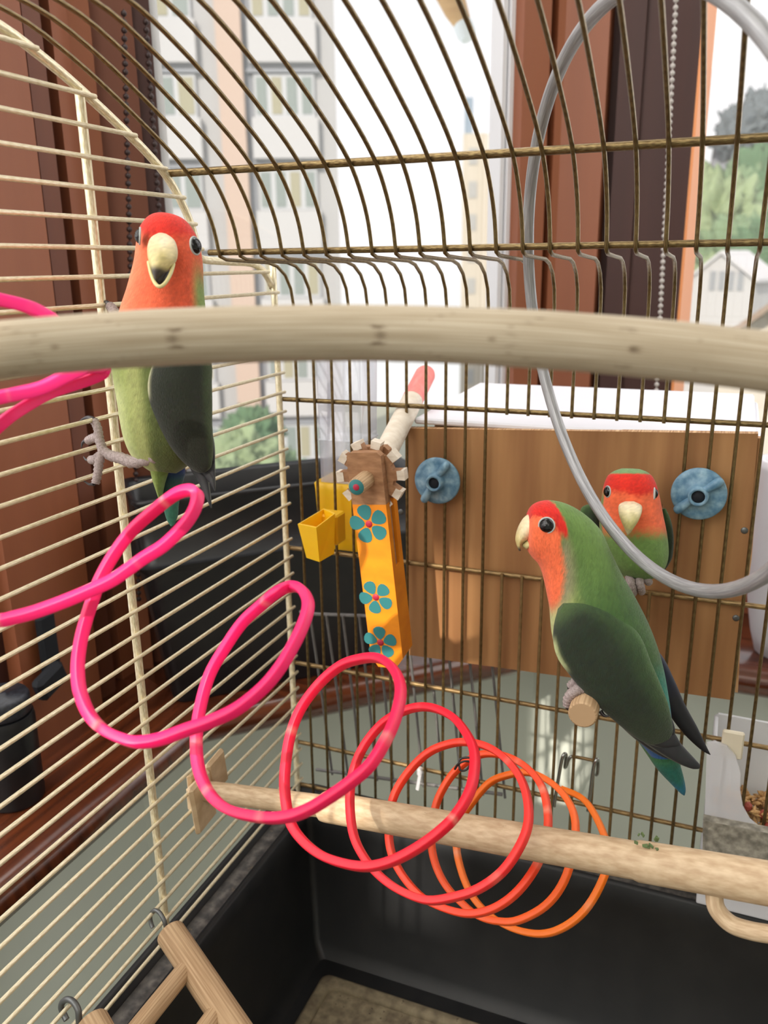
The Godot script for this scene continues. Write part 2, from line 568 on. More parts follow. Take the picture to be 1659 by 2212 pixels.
func materials() -> void:
	M.brass = mat(rgb8(196, 180, 138), 0.36, 0.35)
	var tarnish := streaks(rgb8(252, 244, 220), rgb8(206, 190, 150), 0.05, 0.05, 4)
	M.brass.albedo_texture = tarnish
	M.brass.albedo_color = Color.WHITE
	M.brass.uv1_scale = Vector3(1.0, 1.0, 1.0)
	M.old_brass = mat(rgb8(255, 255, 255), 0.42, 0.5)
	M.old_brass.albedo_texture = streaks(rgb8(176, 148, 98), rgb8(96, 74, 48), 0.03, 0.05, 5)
	M.wire_brass = mat(Color.WHITE, 0.34, 0.75)
	M.wire_brass.albedo_texture = streaks(rgb8(150, 130, 88), rgb8(84, 66, 42), 0.05, 0.05, 3)
	M.black = textured(streaks(rgb8(24, 25, 29), rgb8(34, 34, 36), 0.02, 0.02, 6, 0.25, rgb8(60, 58, 56)), 0.4, Vector3.ONE * 6.0)
	M.tray_black = textured(streaks(rgb8(17, 18, 21), rgb8(30, 30, 31), 0.012, 0.012, 16, 0.3, rgb8(58, 54, 48)), 0.5, Vector3.ONE * 5.0)
	M.dust = textured(streaks(rgb8(112, 106, 100), rgb8(56, 54, 54), 0.04, 0.04, 66, 0.45, rgb8(128, 112, 90)), 0.9, Vector3.ONE * 6.0)
	M.liner = textured(streaks(rgb8(150, 138, 112), rgb8(104, 92, 74), 0.02, 0.02, 7, 0.45, rgb8(62, 50, 38)), 0.85, Vector3.ONE * 9.0)
	M.frame = textured(streaks(rgb8(144, 84, 54), rgb8(136, 78, 50), 0.03, 0.002, 8), 0.5, Vector3.ONE * 2.0)
	M.frame_half_shaded = textured(streaks(rgb8(112, 64, 44), rgb8(104, 58, 40), 0.03, 0.002, 12), 0.55, Vector3.ONE * 2.0)  # same timber in a middle tone, half shade put into the colour
	M.trough = textured(streaks(rgb8(176, 170, 156), rgb8(112, 108, 98), 0.03, 0.03, 71, 0.4, rgb8(206, 196, 176)), 0.6, Vector3.ONE * 9.0)
	M.frame_shaded = textured(streaks(rgb8(66, 34, 28), rgb8(58, 29, 25), 0.03, 0.002, 9), 0.6, Vector3.ONE * 2.0)  # same timber darkened: the shade of grooves and recessed sashes is painted in
	M.sill = textured(streaks(rgb8(112, 56, 30), rgb8(66, 31, 17), 0.004, 0.09, 10), 0.22, Vector3(2, 2, 2))
	M.sill_side = textured(streaks(rgb8(112, 56, 30), rgb8(66, 31, 17), 0.09, 0.004, 10), 0.22, Vector3(2, 2, 2))
	for sm: StandardMaterial3D in [M.sill, M.sill_side]:
		sm.clearcoat_enabled = true
		sm.clearcoat = 0.6
		sm.clearcoat_roughness = 0.15
	M.wall = mat(rgb8(214, 219, 210), 0.9)
	M.white_paint = mat(rgb8(222, 222, 226), 0.4)
	M.ply = textured(streaks(rgb8(172, 126, 80), rgb8(136, 92, 54), 0.022, 0.0018, 11, 0.16, rgb8(96, 64, 40)), 0.7, Vector3(4, 4, 4))
	M.ply_edge = textured(streaks(rgb8(226, 190, 146), rgb8(150, 104, 66), 0.08, 0.004, 12), 0.7, Vector3(14, 14, 14))
	M.white_sheet = mat(rgb8(226, 226, 234), 0.5)
	M.dowel = textured(streaks(rgb8(200, 170, 134), rgb8(158, 126, 92), 0.006, 0.05, 13, 0.3, rgb8(110, 84, 62)), 0.75, Vector3(0.5, 1, 1), false)
	M.big_dowel = textured(streaks(rgb8(186, 174, 154), rgb8(142, 126, 102), 0.006, 0.10, 14, 0.52, rgb8(96, 80, 62)), 0.85, Vector3(0.5, 1, 1), false)
	M.beige_plastic = textured(streaks(rgb8(206, 182, 150), rgb8(178, 150, 118), 0.03, 0.03, 15, 0.35, rgb8(126, 100, 74)), 0.6, Vector3(0.6, 1, 1), false)
	M.beige_block = textured(streaks(rgb8(224, 200, 166), rgb8(198, 170, 134), 0.02, 0.02, 17), 0.5, Vector3.ONE * 8.0)
	M.grey_hoop = textured(streaks(rgb8(168, 168, 170), rgb8(132, 131, 134), 0.02, 0.04, 18), 0.36, Vector3(0.5, 1, 1), false)
	M.grey_hoop.metallic = 0.25
	M.steel = mat(rgb8(170, 172, 170), 0.25, 0.9)
	M.dull_steel = mat(rgb8(110, 112, 112), 0.45, 0.7)
	M.grey_wire = textured(streaks(rgb8(142, 140, 138), rgb8(78, 76, 76), 0.03, 0.05, 19), 0.6, Vector3(0.6, 1, 1), false)
	M.yellow = mat(rgb8(242, 186, 22), 0.35)
	M.yellow.subsurf_scatter_enabled = true
	M.yellow.subsurf_scatter_strength = 0.15
	M.clear = mat(Color(0.86, 0.87, 0.94, 0.30), 0.08)
	M.clear.transparency = BaseMaterial3D.TRANSPARENCY_ALPHA
	M.frosted = mat(Color(0.93, 0.93, 0.95, 0.5), 0.4)
	M.frosted.transparency = BaseMaterial3D.TRANSPARENCY_ALPHA
	M.pane = mat(Color(0.95, 0.97, 0.97, 0.04), 0.02)
	M.pane.transparency = BaseMaterial3D.TRANSPARENCY_ALPHA
	M.blue = textured(streaks(rgb8(150, 180, 196), rgb8(66, 108, 138), 0.02, 0.02, 20), 0.45, Vector3.ONE * 14.0)
	M.dark_hole = mat(rgb8(18, 22, 30), 0.8)
	M.orange_paint = textured(streaks(rgb8(236, 146, 24), rgb8(214, 122, 18), 0.01, 0.02, 21), 0.5, Vector3.ONE * 6.0)
	M.raw_wood = textured(streaks(rgb8(176, 132, 96), rgb8(146, 104, 72), 0.02, 0.06, 22), 0.75, Vector3.ONE * 10.0)
	M.pale_wood = textured(streaks(rgb8(232, 222, 208), rgb8(210, 196, 178), 0.02, 0.06, 23), 0.7, Vector3.ONE * 10.0)
	M.pink_paint = textured(streaks(rgb8(236, 120, 116), rgb8(240, 150, 140), 0.05, 0.02, 24), 0.5, Vector3.ONE * 8.0)
	M.teal = mat(rgb8(44, 116, 120), 0.55)
	M.crimson = mat(rgb8(172, 34, 62), 0.55)
	M.coil = mat(Color.WHITE, 0.42)
	M.coil.vertex_color_use_as_albedo = true
	M.coil.subsurf_scatter_enabled = true
	M.coil.subsurf_scatter_strength = 0.12
	M.feather = mat(Color.WHITE, 0.9)
	M.feather.vertex_color_use_as_albedo = true
	M.feather.normal_enabled = true
	M.feather.normal_texture = grain_normal(0.35, 0.1, 25, 4.0)
	M.feather.normal_scale = 0.45
	M.feather.uv1_triplanar = true
	M.feather.uv1_scale = Vector3.ONE * 22.0
	M.feather.rim_enabled = true
	M.feather.rim = 0.25
	M.feather.rim_tint = 0.8
	M.quill = mat(Color.WHITE, 0.6)
	M.quill.vertex_color_use_as_albedo = true
	M.beak = mat(Color.WHITE, 0.38)
	M.beak.vertex_color_use_as_albedo = true
	M.beak_low = mat(rgb8(206, 196, 140), 0.4)
	M.mouth = mat(rgb8(34, 26, 26), 0.5)
	M.eye = mat(rgb8(10, 9, 12), 0.06)
	M.eye_ring = mat(rgb8(176, 180, 178), 0.6)
	M.foot = textured(streaks(rgb8(182, 168, 164), rgb8(132, 118, 118), 0.06, 0.06, 26), 0.85, Vector3.ONE * 40.0)
	M.claw = mat(rgb8(46, 40, 42), 0.35)
	M.seed = textured(streaks(rgb8(214, 178, 118), rgb8(166, 118, 74), 0.05, 0.05, 27), 0.7, Vector3.ONE * 30.0)
	M.chain_dark = mat(rgb8(52, 34, 34), 0.5)
	M.chain_pale = mat(rgb8(186, 180, 176), 0.35)
	M.seed_red = mat(rgb8(150, 66, 52), 0.6)

func room() -> void:
	var plan_nose := [Vector2(-0.098, 1.4), Vector2(-0.098, -0.04), Vector2(0.128, -0.266), Vector2(1.3, -0.266)]
	struct("floor", box_mesh(Vector3(-0.6, -1.26, -1.0), Vector3(3.0, -1.2, 2.3), mat(rgb8(228, 224, 214), 0.6)), "pale floor far below the cage", "floor")
	struct("ceiling", box_mesh(Vector3(-0.6, 1.45, -1.0), Vector3(3.0, 1.51, 2.3), mat(rgb8(236, 234, 228), 0.9)), "white ceiling above the bay window", "ceiling")
	# walls under and over the windows follow the bay: left, diagonal, back
	for lvl: Array in [[-1.2, -0.352, ""], [1.05, 1.45, "over"]]:
		var over: bool = lvl[2] == "over"
		var at := " above the windows" if over else " under the varnished sill"
		var st := begin()
		prism(st, [Vector2(-0.208, -0.0856), Vector2(-0.208, 2.3), Vector2(-0.33, 2.3), Vector2(-0.33, -0.136)], lvl[0], lvl[1])
		struct("wall_left" + ("_over" if over else ""), finish(st, M.wall), "pale green-grey wall strip left of the cage" + at, "wall")
		st = begin()
		prism(st, [Vector2(-0.208, -0.0856), Vector2(-0.33, -0.136), Vector2(0.032, -0.498), Vector2(0.0824, -0.376)], lvl[0], lvl[1])
		struct("wall_corner" + ("_over" if over else ""), finish(st, M.wall), "pale green-grey slanting wall strip behind the cage corner" + at, "wall")
		st = begin()
		prism(st, [Vector2(0.0824, -0.376), Vector2(0.032, -0.498), Vector2(3.0, -0.498), Vector2(3.0, -0.376)], lvl[0], lvl[1])
		struct("wall_back" + ("_over" if over else ""), finish(st, M.wall), "pale green-grey wall strip behind the nest box" + at, "wall")
	struct("wall_right", box_mesh(Vector3(2.9, -1.2, -0.5), Vector3(3.0, 1.45, 2.3), M.wall), "plain pale wall at the right side of the room", "wall")
	# wall behind the camera with an added slit that shapes the sun beam
	var gx := 0.113 - 2.58 * 0.06
	var gy := -0.52 + 2.58 * 0.66
	var st0 := begin()
	box(st0, Transform3D(Basis(), Vector3((-0.6 + gx - 0.027) / 2.0, 0.125, 2.25)), Vector3(gx - 0.027 + 0.6, 2.65, 0.1))
	box(st0, Transform3D(Basis(), Vector3((3.0 + gx + 0.027) / 2.0, 0.125, 2.25)), Vector3(3.0 - gx - 0.027, 2.65, 0.1))
	box(st0, Transform3D(Basis(), Vector3(gx, (gy + 0.17 + 1.45) / 2.0, 2.25)), Vector3(0.054, 1.45 - gy - 0.17, 0.1))
	box(st0, Transform3D(Basis(), Vector3(gx, (gy - 0.15 - 1.2) / 2.0, 2.25)), Vector3(0.054, gy - 0.15 + 1.2, 0.1))
	struct("wall_front", finish(st0, M.wall), "pale wall behind the camera with an added slit for the sun beam", "wall")
	struct("wall_left_far", box_mesh(Vector3(-0.33, -0.352, 1.62), Vector3(-0.208, 1.05, 2.3), M.wall), "pale wall pier beyond the left window", "wall")
	# varnished sill with a rounded nose, one board to each side of the bay
	var nose := []
	for i in 7:
		var a := -PI / 2.0 + PI * i / 6.0
		nose.append(Vector2(cos(a) * 0.014, -0.345 + sin(a) * 0.014))
	var runs := [["trim_1", Vector2(-0.098, 1.5), Vector2(-0.098, -0.04), "left"], ["trim_2", Vector2(-0.098, -0.04), Vector2(0.128, -0.266), "corner"], ["trim_3", Vector2(0.128, -0.266), Vector2(1.5, -0.266), "right"]]
	var outs := [Vector2(-1, 0), Vector2(-0.7071, -0.7071), Vector2(0, -1)]
	for i in 3:
		var r: Array = runs[i]
		var st := begin()
		var rings := []
		for e: int in [0, 1]:
			var p: Vector2 = r[1 + e]
			# mitre where two boards meet
			var into: Vector2 = outs[i]
			var k := i + (1 if e == 1 else -1)
			if k >= 0 and k < 3:
				into = (outs[i] + outs[k]).normalized() / cos(PI / 8.0)
			var ring := PackedVector3Array()
			for q: Vector2 in [Vector2(-0.16, -0.359)] + nose + [Vector2(-0.16, -0.331)]:
				var w: Vector2 = p - into * (q.x - 0.014)
				ring.append(Vector3(w.x, q.y, w.y))
			rings.append(ring)
		ring_grid(st, rings)
		struct(r[0], finish(st, M.sill_side if i == 0 else M.sill), "varnished dark red-brown wooden sill board along the %s side of the bay" % ["left", "slanting middle", "back"][i], "window sill")
	# window posts where the bay bends, built as stepped timber
	var e1 := func(z0: float, z1: float, x: float) -> Array:
		return [Vector2(x, z0), Vector2(x, z1), Vector2(-0.29, z1), Vector2(-0.29, z0)]
	var t2 := Vector2(0.7071, -0.7071)
	var o2 := Vector2(-0.7071, -0.7071)
	var c12 := Vector2(-0.198, -0.0814)
	var c23 := Vector2(0.0866, -0.366)
	var e2 := func(s0: float, s1: float, p: float) -> Array:
		var a := c12 + t2 * s0
		var b := c12 + t2 * s1
		return [a - o2 * p, b - o2 * p, b + o2 * 0.035, a + o2 * 0.035]
	var e3 := func(x0: float, x1: float, p: float) -> Array:
		return [Vector2(x0, -0.366 + p), Vector2(x1, -0.366 + p), Vector2(x1, -0.446), Vector2(x0, -0.446)]
	var y0 := -0.331
	var y1 := 1.06
	var w1 := post("trim_4", "reddish brown window corner post left of the cage, behind the clinging bird", y0, y1)
	piece(w1, "post_face", [Vector2(-0.198, -0.0814), Vector2(-0.198, -0.0651336), Vector2(-0.29, -0.0651336), Vector2(-0.32, -0.13), c12 + t2 * 0.0150492 + o2 * 0.05, c12 + t2 * 0.0150492], M.frame, y0, y1)
	piece(w1, "groove_strip", e1.call(-0.0651336, -0.064634, -0.240), M.frame_shaded, y0, y1)
	piece(w1, "moulding", e1.call(-0.0490028, -0.0328824, -0.192), M.frame_half_shaded, y0, y1)
	piece(w1, "sash_stile", e1.call(-0.023387, 0.05, -0.184), M.frame, y0, y1)
	piece(w1, "sash_bead", e1.call(0.05, 0.062, -0.196), M.frame_shaded, y0, y1)
	piece(w1, "inner_sash", e2.call(0.0150492, 0.0451686, -0.010), M.frame_half_shaded, y0, y1)
	piece(w1, "inner_bead", e2.call(0.0451686, 0.0584409, -0.014), M.frame_shaded, y0, y1)
	piece(w1, "white_seal", e2.call(0.0584409, 0.0651651, -0.020), M.white_paint, y0, y1)
	var w2 := post("trim_5", "broad brown window corner post with shade in its recess colours behind the nest box and the ring", y0, y1)
	piece(w2, "white_seal", e2.call(0.3525, 0.3565, -0.014), M.white_paint, y0, y1)
	piece(w2, "grey_gasket", e2.call(0.3565, 0.3578, -0.017), mat(rgb8(120, 122, 128), 0.6), y0, y1)
	piece(w2, "white_seal", e2.call(0.3578, 0.3615, -0.010), M.white_paint, y0, y1)
	piece(w2, "sash_stile", e2.call(0.3615, 0.388, 0.004), M.frame, y0, y1)
	piece(w2, "groove_strip", e2.call(0.388, 0.3975, -0.014), M.frame_shaded, y0, y1)
	piece(w2, "post_face", [c12 + t2 * 0.3975, c23 + Vector2(0.002, 0.0), Vector2(0.1262, -0.362), Vector2(0.1262, -0.446), Vector2(0.05, -0.446), c12 + t2 * 0.3975 + o2 * 0.06], M.frame, y0, y1)
	piece(w2, "groove_strip", e3.call(0.1262, 0.1345, -0.022), M.frame_shaded, y0, y1)
	piece(w2, "inner_sash", e3.call(0.1345, 0.1545, -0.004), M.frame_shaded, y0, y1)
	piece(w2, "inner_sash", e3.call(0.1545, 0.1982, -0.008), M.frame_shaded, y0, y1)
	piece(w2, "reveal", [Vector2(0.1982, -0.3735), Vector2(0.2005, -0.3735), Vector2(0.2065, -0.428), Vector2(0.1982, -0.446)], mat(rgb8(232, 150, 92), 0.45), y0, y1)  # light orange paints in the daylight falling on this jamb
	# glass and head rails
	for w: Array in [["window_1", [c12 + t2 * 0.05 + o2 * 0.045, c12 + t2 * 0.356 + o2 * 0.045, c12 + t2 * 0.356 + o2 * 0.049, c12 + t2 * 0.05 + o2 * 0.049], "clear window pane between the two brown posts, with an apartment block outside"],
			["window_2", [Vector2(0.2, -0.424), Vector2(1.3, -0.424), Vector2(1.3, -0.428), Vector2(0.2, -0.428)], "clear window pane at the right with hillside and roofs outside"],
			["window_3", [Vector2(-0.25, 0.04), Vector2(-0.25, 1.62), Vector2(-0.254, 1.62), Vector2(-0.254, 0.04)], "clear window pane along the left side of the bay"]]:
		var st := begin()
		prism(st, w[1], y0, 1.06)
		var g := struct(w[0], finish(st, M.pane), w[2], "window")
		st = begin()
		var q: Array = w[1]
		var d: Vector2 = (q[2] - q[1]).normalized() * 0.03
		prism(st, [q[0] - d, q[1] - d, q[1] + d, q[0] + d], y0, y0 + 0.04)
		prism(st, [q[0] - d, q[1] - d, q[1] + d, q[0] + d], 1.0, 1.06)
		obj("window_frame", finish(st, M.frame), g)

func post(called: String, label: String, y0: float, y1: float) -> Node3D:
	var o := thing(called, label, "window post")
	o.set_meta("kind", "structure")
	return o

func piece(parent: Node, called: String, plan: Array, m: Material, y0: float, y1: float) -> void:
	var st := begin()
	prism(st, plan, y0, y1)
	obj(called, finish(st, m), parent)

func outside() -> void:
	struct("ground", box_mesh(Vector3(-60, -14, -75), Vector3(60, -13, -6), mat(rgb8(150, 152, 138), 0.95)), "distant ground below the houses outside", "ground")
	# apartment block across the street; its front faces the window squarely
	var b := thing("apartment_building", "pale grey apartment block seen through the middle window", "building")
	b.transform = Transform3D(Basis(Vector3.UP, 0.44), Vector3(-12.538, 0.1343, -27.037))
	var wallm := mat(rgb8(162, 162, 164), 0.9)
	var white := mat(rgb8(176, 176, 178), 0.9)
	var peach := mat(rgb8(178, 158, 146), 0.9)
	var glass := mat(rgb8(122, 132, 130), 0.5)
	var glass_warm := mat(rgb8(150, 146, 124), 0.2)
	var winw := mat(rgb8(174, 176, 180), 0.6)
	var grey := mat(rgb8(140, 143, 150), 0.9)
	obj("wall", box_mesh(Vector3(-16, -14, -8), Vector3(0, 22, 0), wallm), b)
	obj("stair_strip", box_mesh(Vector3(-3.75, -14, -1), Vector3(-2.95, 22, 0.35), peach), b)
	obj("drain_strip", box_mesh(Vector3(-2.95, -14, -1), Vector3(-2.7, 22, 0.05), grey), b)
	for fl in 8:
		var y := 1.6 + 2.85 * (fl - 4)
		for bay: Array in [[-2.75, -0.6], [-7.8, -4.4]]:
			var x0: float = bay[0]
			var x1: float = bay[1]
			obj("parapet", box_mesh(Vector3(x0, y - 1.25, 0), Vector3(x1, y - 0.02, 0.28), white), b)
			var w := obj("window", box_mesh(Vector3(x0 + 0.1, y, 0), Vector3(x1 - 0.1, y + 1.28, 0.12), winw), b)
			var cols := 4 if x1 - x0 < 2.6 else 5
			var cw := (x1 - x0 - 0.2) / cols
			for k in cols:
				obj("pane", box_mesh(Vector3(x0 + 0.1 + cw * k + 0.08, y + 0.1, 0.1), Vector3(x0 + 0.1 + cw * (k + 1) - 0.08, y + 1.19, 0.14), glass_warm if (fl + k) % 3 == 0 else glass), w)
			obj("ledge", box_mesh(Vector3(x0 - 0.1, y + 1.32, 0), Vector3(x1 + 0.1, y + 1.42, 0.2), grey), b)
	# a slim tower far off between the block and the right post
	var t := thing("tower_building", "distant cream tower block beside the white window seal", "building")
	t.transform = Transform3D(Basis(Vector3.UP, 0.3), Vector3(-20.552, 8.6439, -72.668))
	obj("wall", box_mesh(Vector3(-1.6, -30, -4), Vector3(0.5, 1.5, 0), mat(rgb8(186, 178, 164), 0.9)), t)
	obj("wing", box_mesh(Vector3(0.5, -30, -4), Vector3(3.4, 0.2, 0.6), mat(rgb8(188, 182, 174), 0.9)), t)
	obj("roof_house", box_mesh(Vector3(-1.5, 1.5, -3), Vector3(-0.8, 4.4, -1), mat(rgb8(128, 144, 160), 0.9)), t)
	for k in 9:
		obj("window", box_mesh(Vector3(1.3, -1.8 - k * 2.6, 0.6), Vector3(2.2, -0.5 - k * 2.6, 0.66), mat(rgb8(152, 156, 158), 0.6)), t)
		obj("window", box_mesh(Vector3(-1.1, -0.9 - k * 2.6, 0), Vector3(-0.4, 0.4 - k * 2.6, 0.06), mat(rgb8(156, 156, 154), 0.6)), t)
	# awning arm outside, above
	var aw := thing("awning_arm", "blurred tan wooden awning arm outside at the top of the middle window", "awning")
	obj("arm", tube_mesh([Vector3(-0.3357, 0.53463, -1.2367), Vector3(-0.28347, 0.44448, -1.2294), Vector3(-0.26906, 0.41826, -1.227)], [0.026, 0.022, 0.016], textured(streaks(rgb8(226, 186, 128), rgb8(190, 146, 92), 0.01, 0.05, 31), 0.7, Vector3.ONE), 14), aw)
	obj("end_cap", tube_mesh([Vector3(-0.26906, 0.41826, -1.227), Vector3(-0.26098, 0.40026, -1.2246), Vector3(-0.25702, 0.39208, -1.2236)], [0.018, 0.018, 0.013], mat(rgb8(236, 246, 250), 0.5), 14), aw)
	# hill, trees and houses at the right
	var hill := begin()
	var hills := [[Vector3(-10.873, -8.0343, -206.56), 30.0], [Vector3(-4.1777, -0.154, -223.1), 34.0], [Vector3(3.1352, 9.6602, -240.5), 36.0], [Vector3(15.926, 9.4952, -245.69), 40.0], [Vector3(31.842, -0.62913, -249), 44.0]]
	ridge(hill, [Vector3(-13.996, -8.4244, -216.43), Vector3(-9.8482, -4.2794, -219.45), Vector3(-8.1689, 9.3442, -224.49), Vector3(-8.4327, 27.191, -230.07), Vector3(-3.2487, 31.113, -233.45), Vector3(0.58067, 33.373, -235.74), Vector3(8.4391, 35.896, -239.77), Vector3(27.08, 31.981, -246.17), Vector3(58.585, 21.079, -255.63)], -14.0, 60.0)
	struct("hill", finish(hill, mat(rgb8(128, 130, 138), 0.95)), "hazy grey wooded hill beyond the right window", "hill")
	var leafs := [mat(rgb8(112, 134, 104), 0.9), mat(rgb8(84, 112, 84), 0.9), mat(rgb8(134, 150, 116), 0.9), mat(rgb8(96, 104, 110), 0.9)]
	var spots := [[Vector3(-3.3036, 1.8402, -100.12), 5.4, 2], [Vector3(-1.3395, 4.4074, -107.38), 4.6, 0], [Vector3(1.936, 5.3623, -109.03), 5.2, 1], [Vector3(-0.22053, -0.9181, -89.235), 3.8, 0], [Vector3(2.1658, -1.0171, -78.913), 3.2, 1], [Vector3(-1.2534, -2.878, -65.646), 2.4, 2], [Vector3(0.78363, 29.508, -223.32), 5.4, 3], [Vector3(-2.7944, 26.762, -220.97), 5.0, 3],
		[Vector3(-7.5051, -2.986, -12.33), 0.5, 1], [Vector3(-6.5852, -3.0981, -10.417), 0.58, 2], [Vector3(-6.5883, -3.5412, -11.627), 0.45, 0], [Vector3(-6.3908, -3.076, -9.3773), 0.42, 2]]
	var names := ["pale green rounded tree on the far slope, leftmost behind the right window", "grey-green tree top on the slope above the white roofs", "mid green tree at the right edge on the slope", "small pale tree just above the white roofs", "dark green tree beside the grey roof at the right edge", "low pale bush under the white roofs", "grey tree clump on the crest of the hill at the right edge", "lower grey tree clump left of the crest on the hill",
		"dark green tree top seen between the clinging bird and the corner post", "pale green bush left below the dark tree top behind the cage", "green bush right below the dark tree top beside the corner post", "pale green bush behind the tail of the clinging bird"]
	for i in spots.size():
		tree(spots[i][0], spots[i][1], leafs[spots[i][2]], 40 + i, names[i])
	var h := thing("house", "white gabled house outside at the right with a tan roof edge", "house")
	h.transform = Transform3D(Basis(Vector3.UP, -0.35), Vector3(0.05994, -1.6248, -55.314))
	var roofm := mat(rgb8(190, 190, 194), 0.8)
	var st := begin()
	extrude(st, Transform3D(Basis(), Vector3(0, 0, -4)), [Vector2(-2.8, -12), Vector2(-2.8, 0.6), Vector2(-1.0, 2.0), Vector2(1.0, 0.6), Vector2(1.0, -12)], 4.0)
	obj("wall", finish(st, mat(rgb8(180, 180, 182), 0.9)), h)
	st = begin()
	extrude(st, Transform3D(Basis(), Vector3(0, 0, -4.2)), [Vector2(-3.0, 0.5), Vector2(-1.0, 2.1), Vector2(1.3, 0.45), Vector2(1.3, 0.25), Vector2(-1.0, 1.9), Vector2(-3.0, 0.3)], 4.4)
	obj("roof", finish(st, roofm), h)
	for k in 4:
		obj("window", box_mesh(Vector3(-1.6 + k * 0.55, -0.2, 0.0), Vector3(-1.25 + k * 0.55, 0.9, 0.05), mat(rgb8(140, 144, 150), 0.5)), h)
	var h2 := thing("house", "cream house with brown gable roof nearest the right edge", "house")
	h2.transform = Transform3D(Basis(Vector3.UP, -0.2), Vector3(1.2152, -3.0734, -39.548))
	st = begin()
	extrude(st, Transform3D(Basis(), Vector3(0, 0, -3)), [Vector2(-1.6, -9), Vector2(-1.6, -0.4), Vector2(0.6, 1.3), Vector2(2.8, -0.4), Vector2(2.8, -9)], 3.0)
	obj("wall", finish(st, mat(rgb8(190, 184, 174), 0.9)), h2)
	st = begin()
	extrude(st, Transform3D(Basis(), Vector3(0, 0, -2.3)), [Vector2(-1.9, -0.6), Vector2(0.6, 1.45), Vector2(3.0, -0.45), Vector2(3.0, -0.7), Vector2(0.6, 1.15), Vector2(-1.9, -0.9)], 3.4)
	obj("roof", finish(st, mat(rgb8(140, 122, 108), 0.8)), h2)

func ridge(st: SurfaceTool, crest: Array, base: float, depth: float) -> void:
	var p := spline(crest, 6)
	st.set_smooth_group(0)
	var rows := []
	for k in 7:
		var f := k / 6.0
		var row := PackedVector3Array()
		for i in p.size():
			var q := p[i]
			var y := lerpf(base, q.y, f) + (noise.get_noise_2d(i * 9.1, k * 31.7) * 3.0 if k > 0 else 0.0)
			row.append(Vector3(q.x, y, q.z + (1.0 - f) * depth))
		rows.append(row)
	var back := PackedVector3Array()
	for i in p.size():
		back.append(Vector3(p[i].x, base, p[i].z - 30.0))
	rows.append(back)
	for k in rows.size() - 1:
		for i in p.size() - 1:
			quad(st, rows[k][i], rows[k][i + 1], rows[k + 1][i + 1], rows[k + 1][i])

func tree(at: Vector3, r: float, m: Material, sd: int, label: String) -> void:
	var o := thing("tree", label, "tree", "")
	noise.seed = sd
	noise.fractal_octaves = 3
	var st := begin()
	st.set_smooth_group(0)
	var rings := []
	for i in 37:
		var a := PI * (i + 0.15) / 36.3
		var ring := PackedVector3Array()
		for j in 56:
			var b := -TAU * j / 56.0
			var d := Vector3(sin(a) * cos(b), -cos(a), sin(a) * sin(b))
			var k := 1.0 + 0.5 * noise.get_noise_3dv(d * 2.2) + 0.45 * noise.get_noise_3dv(d * 9.0)
			ring.append(at + d * r * k * Vector3(1, 1.1, 1))
		rings.append(ring)
	ring_grid(st, rings)
	obj("crown", finish(st, m), o)
	obj("trunk", tube_mesh([at - Vector3(0, r * 0.8, 0), Vector3(at.x, -13.2, at.z)], [r * 0.08, r * 0.14], mat(rgb8(104, 88, 74), 0.9), 8), o)

# ---------- the cage ----------
func arch() -> Array:
	# half profile of the vaulted top as (z, y), from the back rim to the crown
	return [Vector2(0.0735, 0.004), Vector2(0.0772, 0.0165), Vector2(0.0838, 0.0275), Vector2(0.0940, 0.0385), Vector2(0.108, 0.0478), Vector2(0.125, 0.0565), Vector2(0.144, 0.0655), Vector2(0.163, 0.0735), Vector2(0.185, 0.0808), Vector2(0.21, 0.0845)]

func arch_z(y: float) -> float:
	var a := arch()
	for i in a.size() - 1:
		if y <= a[i + 1].y:
			return lerpf(a[i].x, a[i + 1].x, clampf((y - a[i].y) / (a[i + 1].y - a[i].y), 0, 1))
	return 0.21

func shoulder() -> Array:
	return [Vector2(0.0, -0.022), Vector2(0.0022, -0.0135), Vector2(0.0082, -0.0060), Vector2(0.0170, -0.0012), Vector2(0.027, 0.0008), Vector2(0.045, 0.0014), Vector2(0.068, 0.0024)]

func shoulder_z(y: float) -> float:
	var a := shoulder()
	for i in 5:
		if y <= a[i + 1].y:
			return lerpf(a[i].x, a[i + 1].x, clampf((y - a[i].y) / (a[i + 1].y - a[i].y), 0, 1))
	return 0.02

func wire_path(from_y: float) -> Array:
	# a back wire from the given height up over the shoulder and the vault
	var out := [Vector3(0, from_y, 0)]
	for p: Vector2 in shoulder():
		out.append(Vector3(0, p.y, p.x))
	var a := arch()
	var pts := []
	for p: Vector2 in a:
		pts.append(Vector3(0, p.y, p.x))
	out.append_array(Array(spline(pts, 3)))
	return out

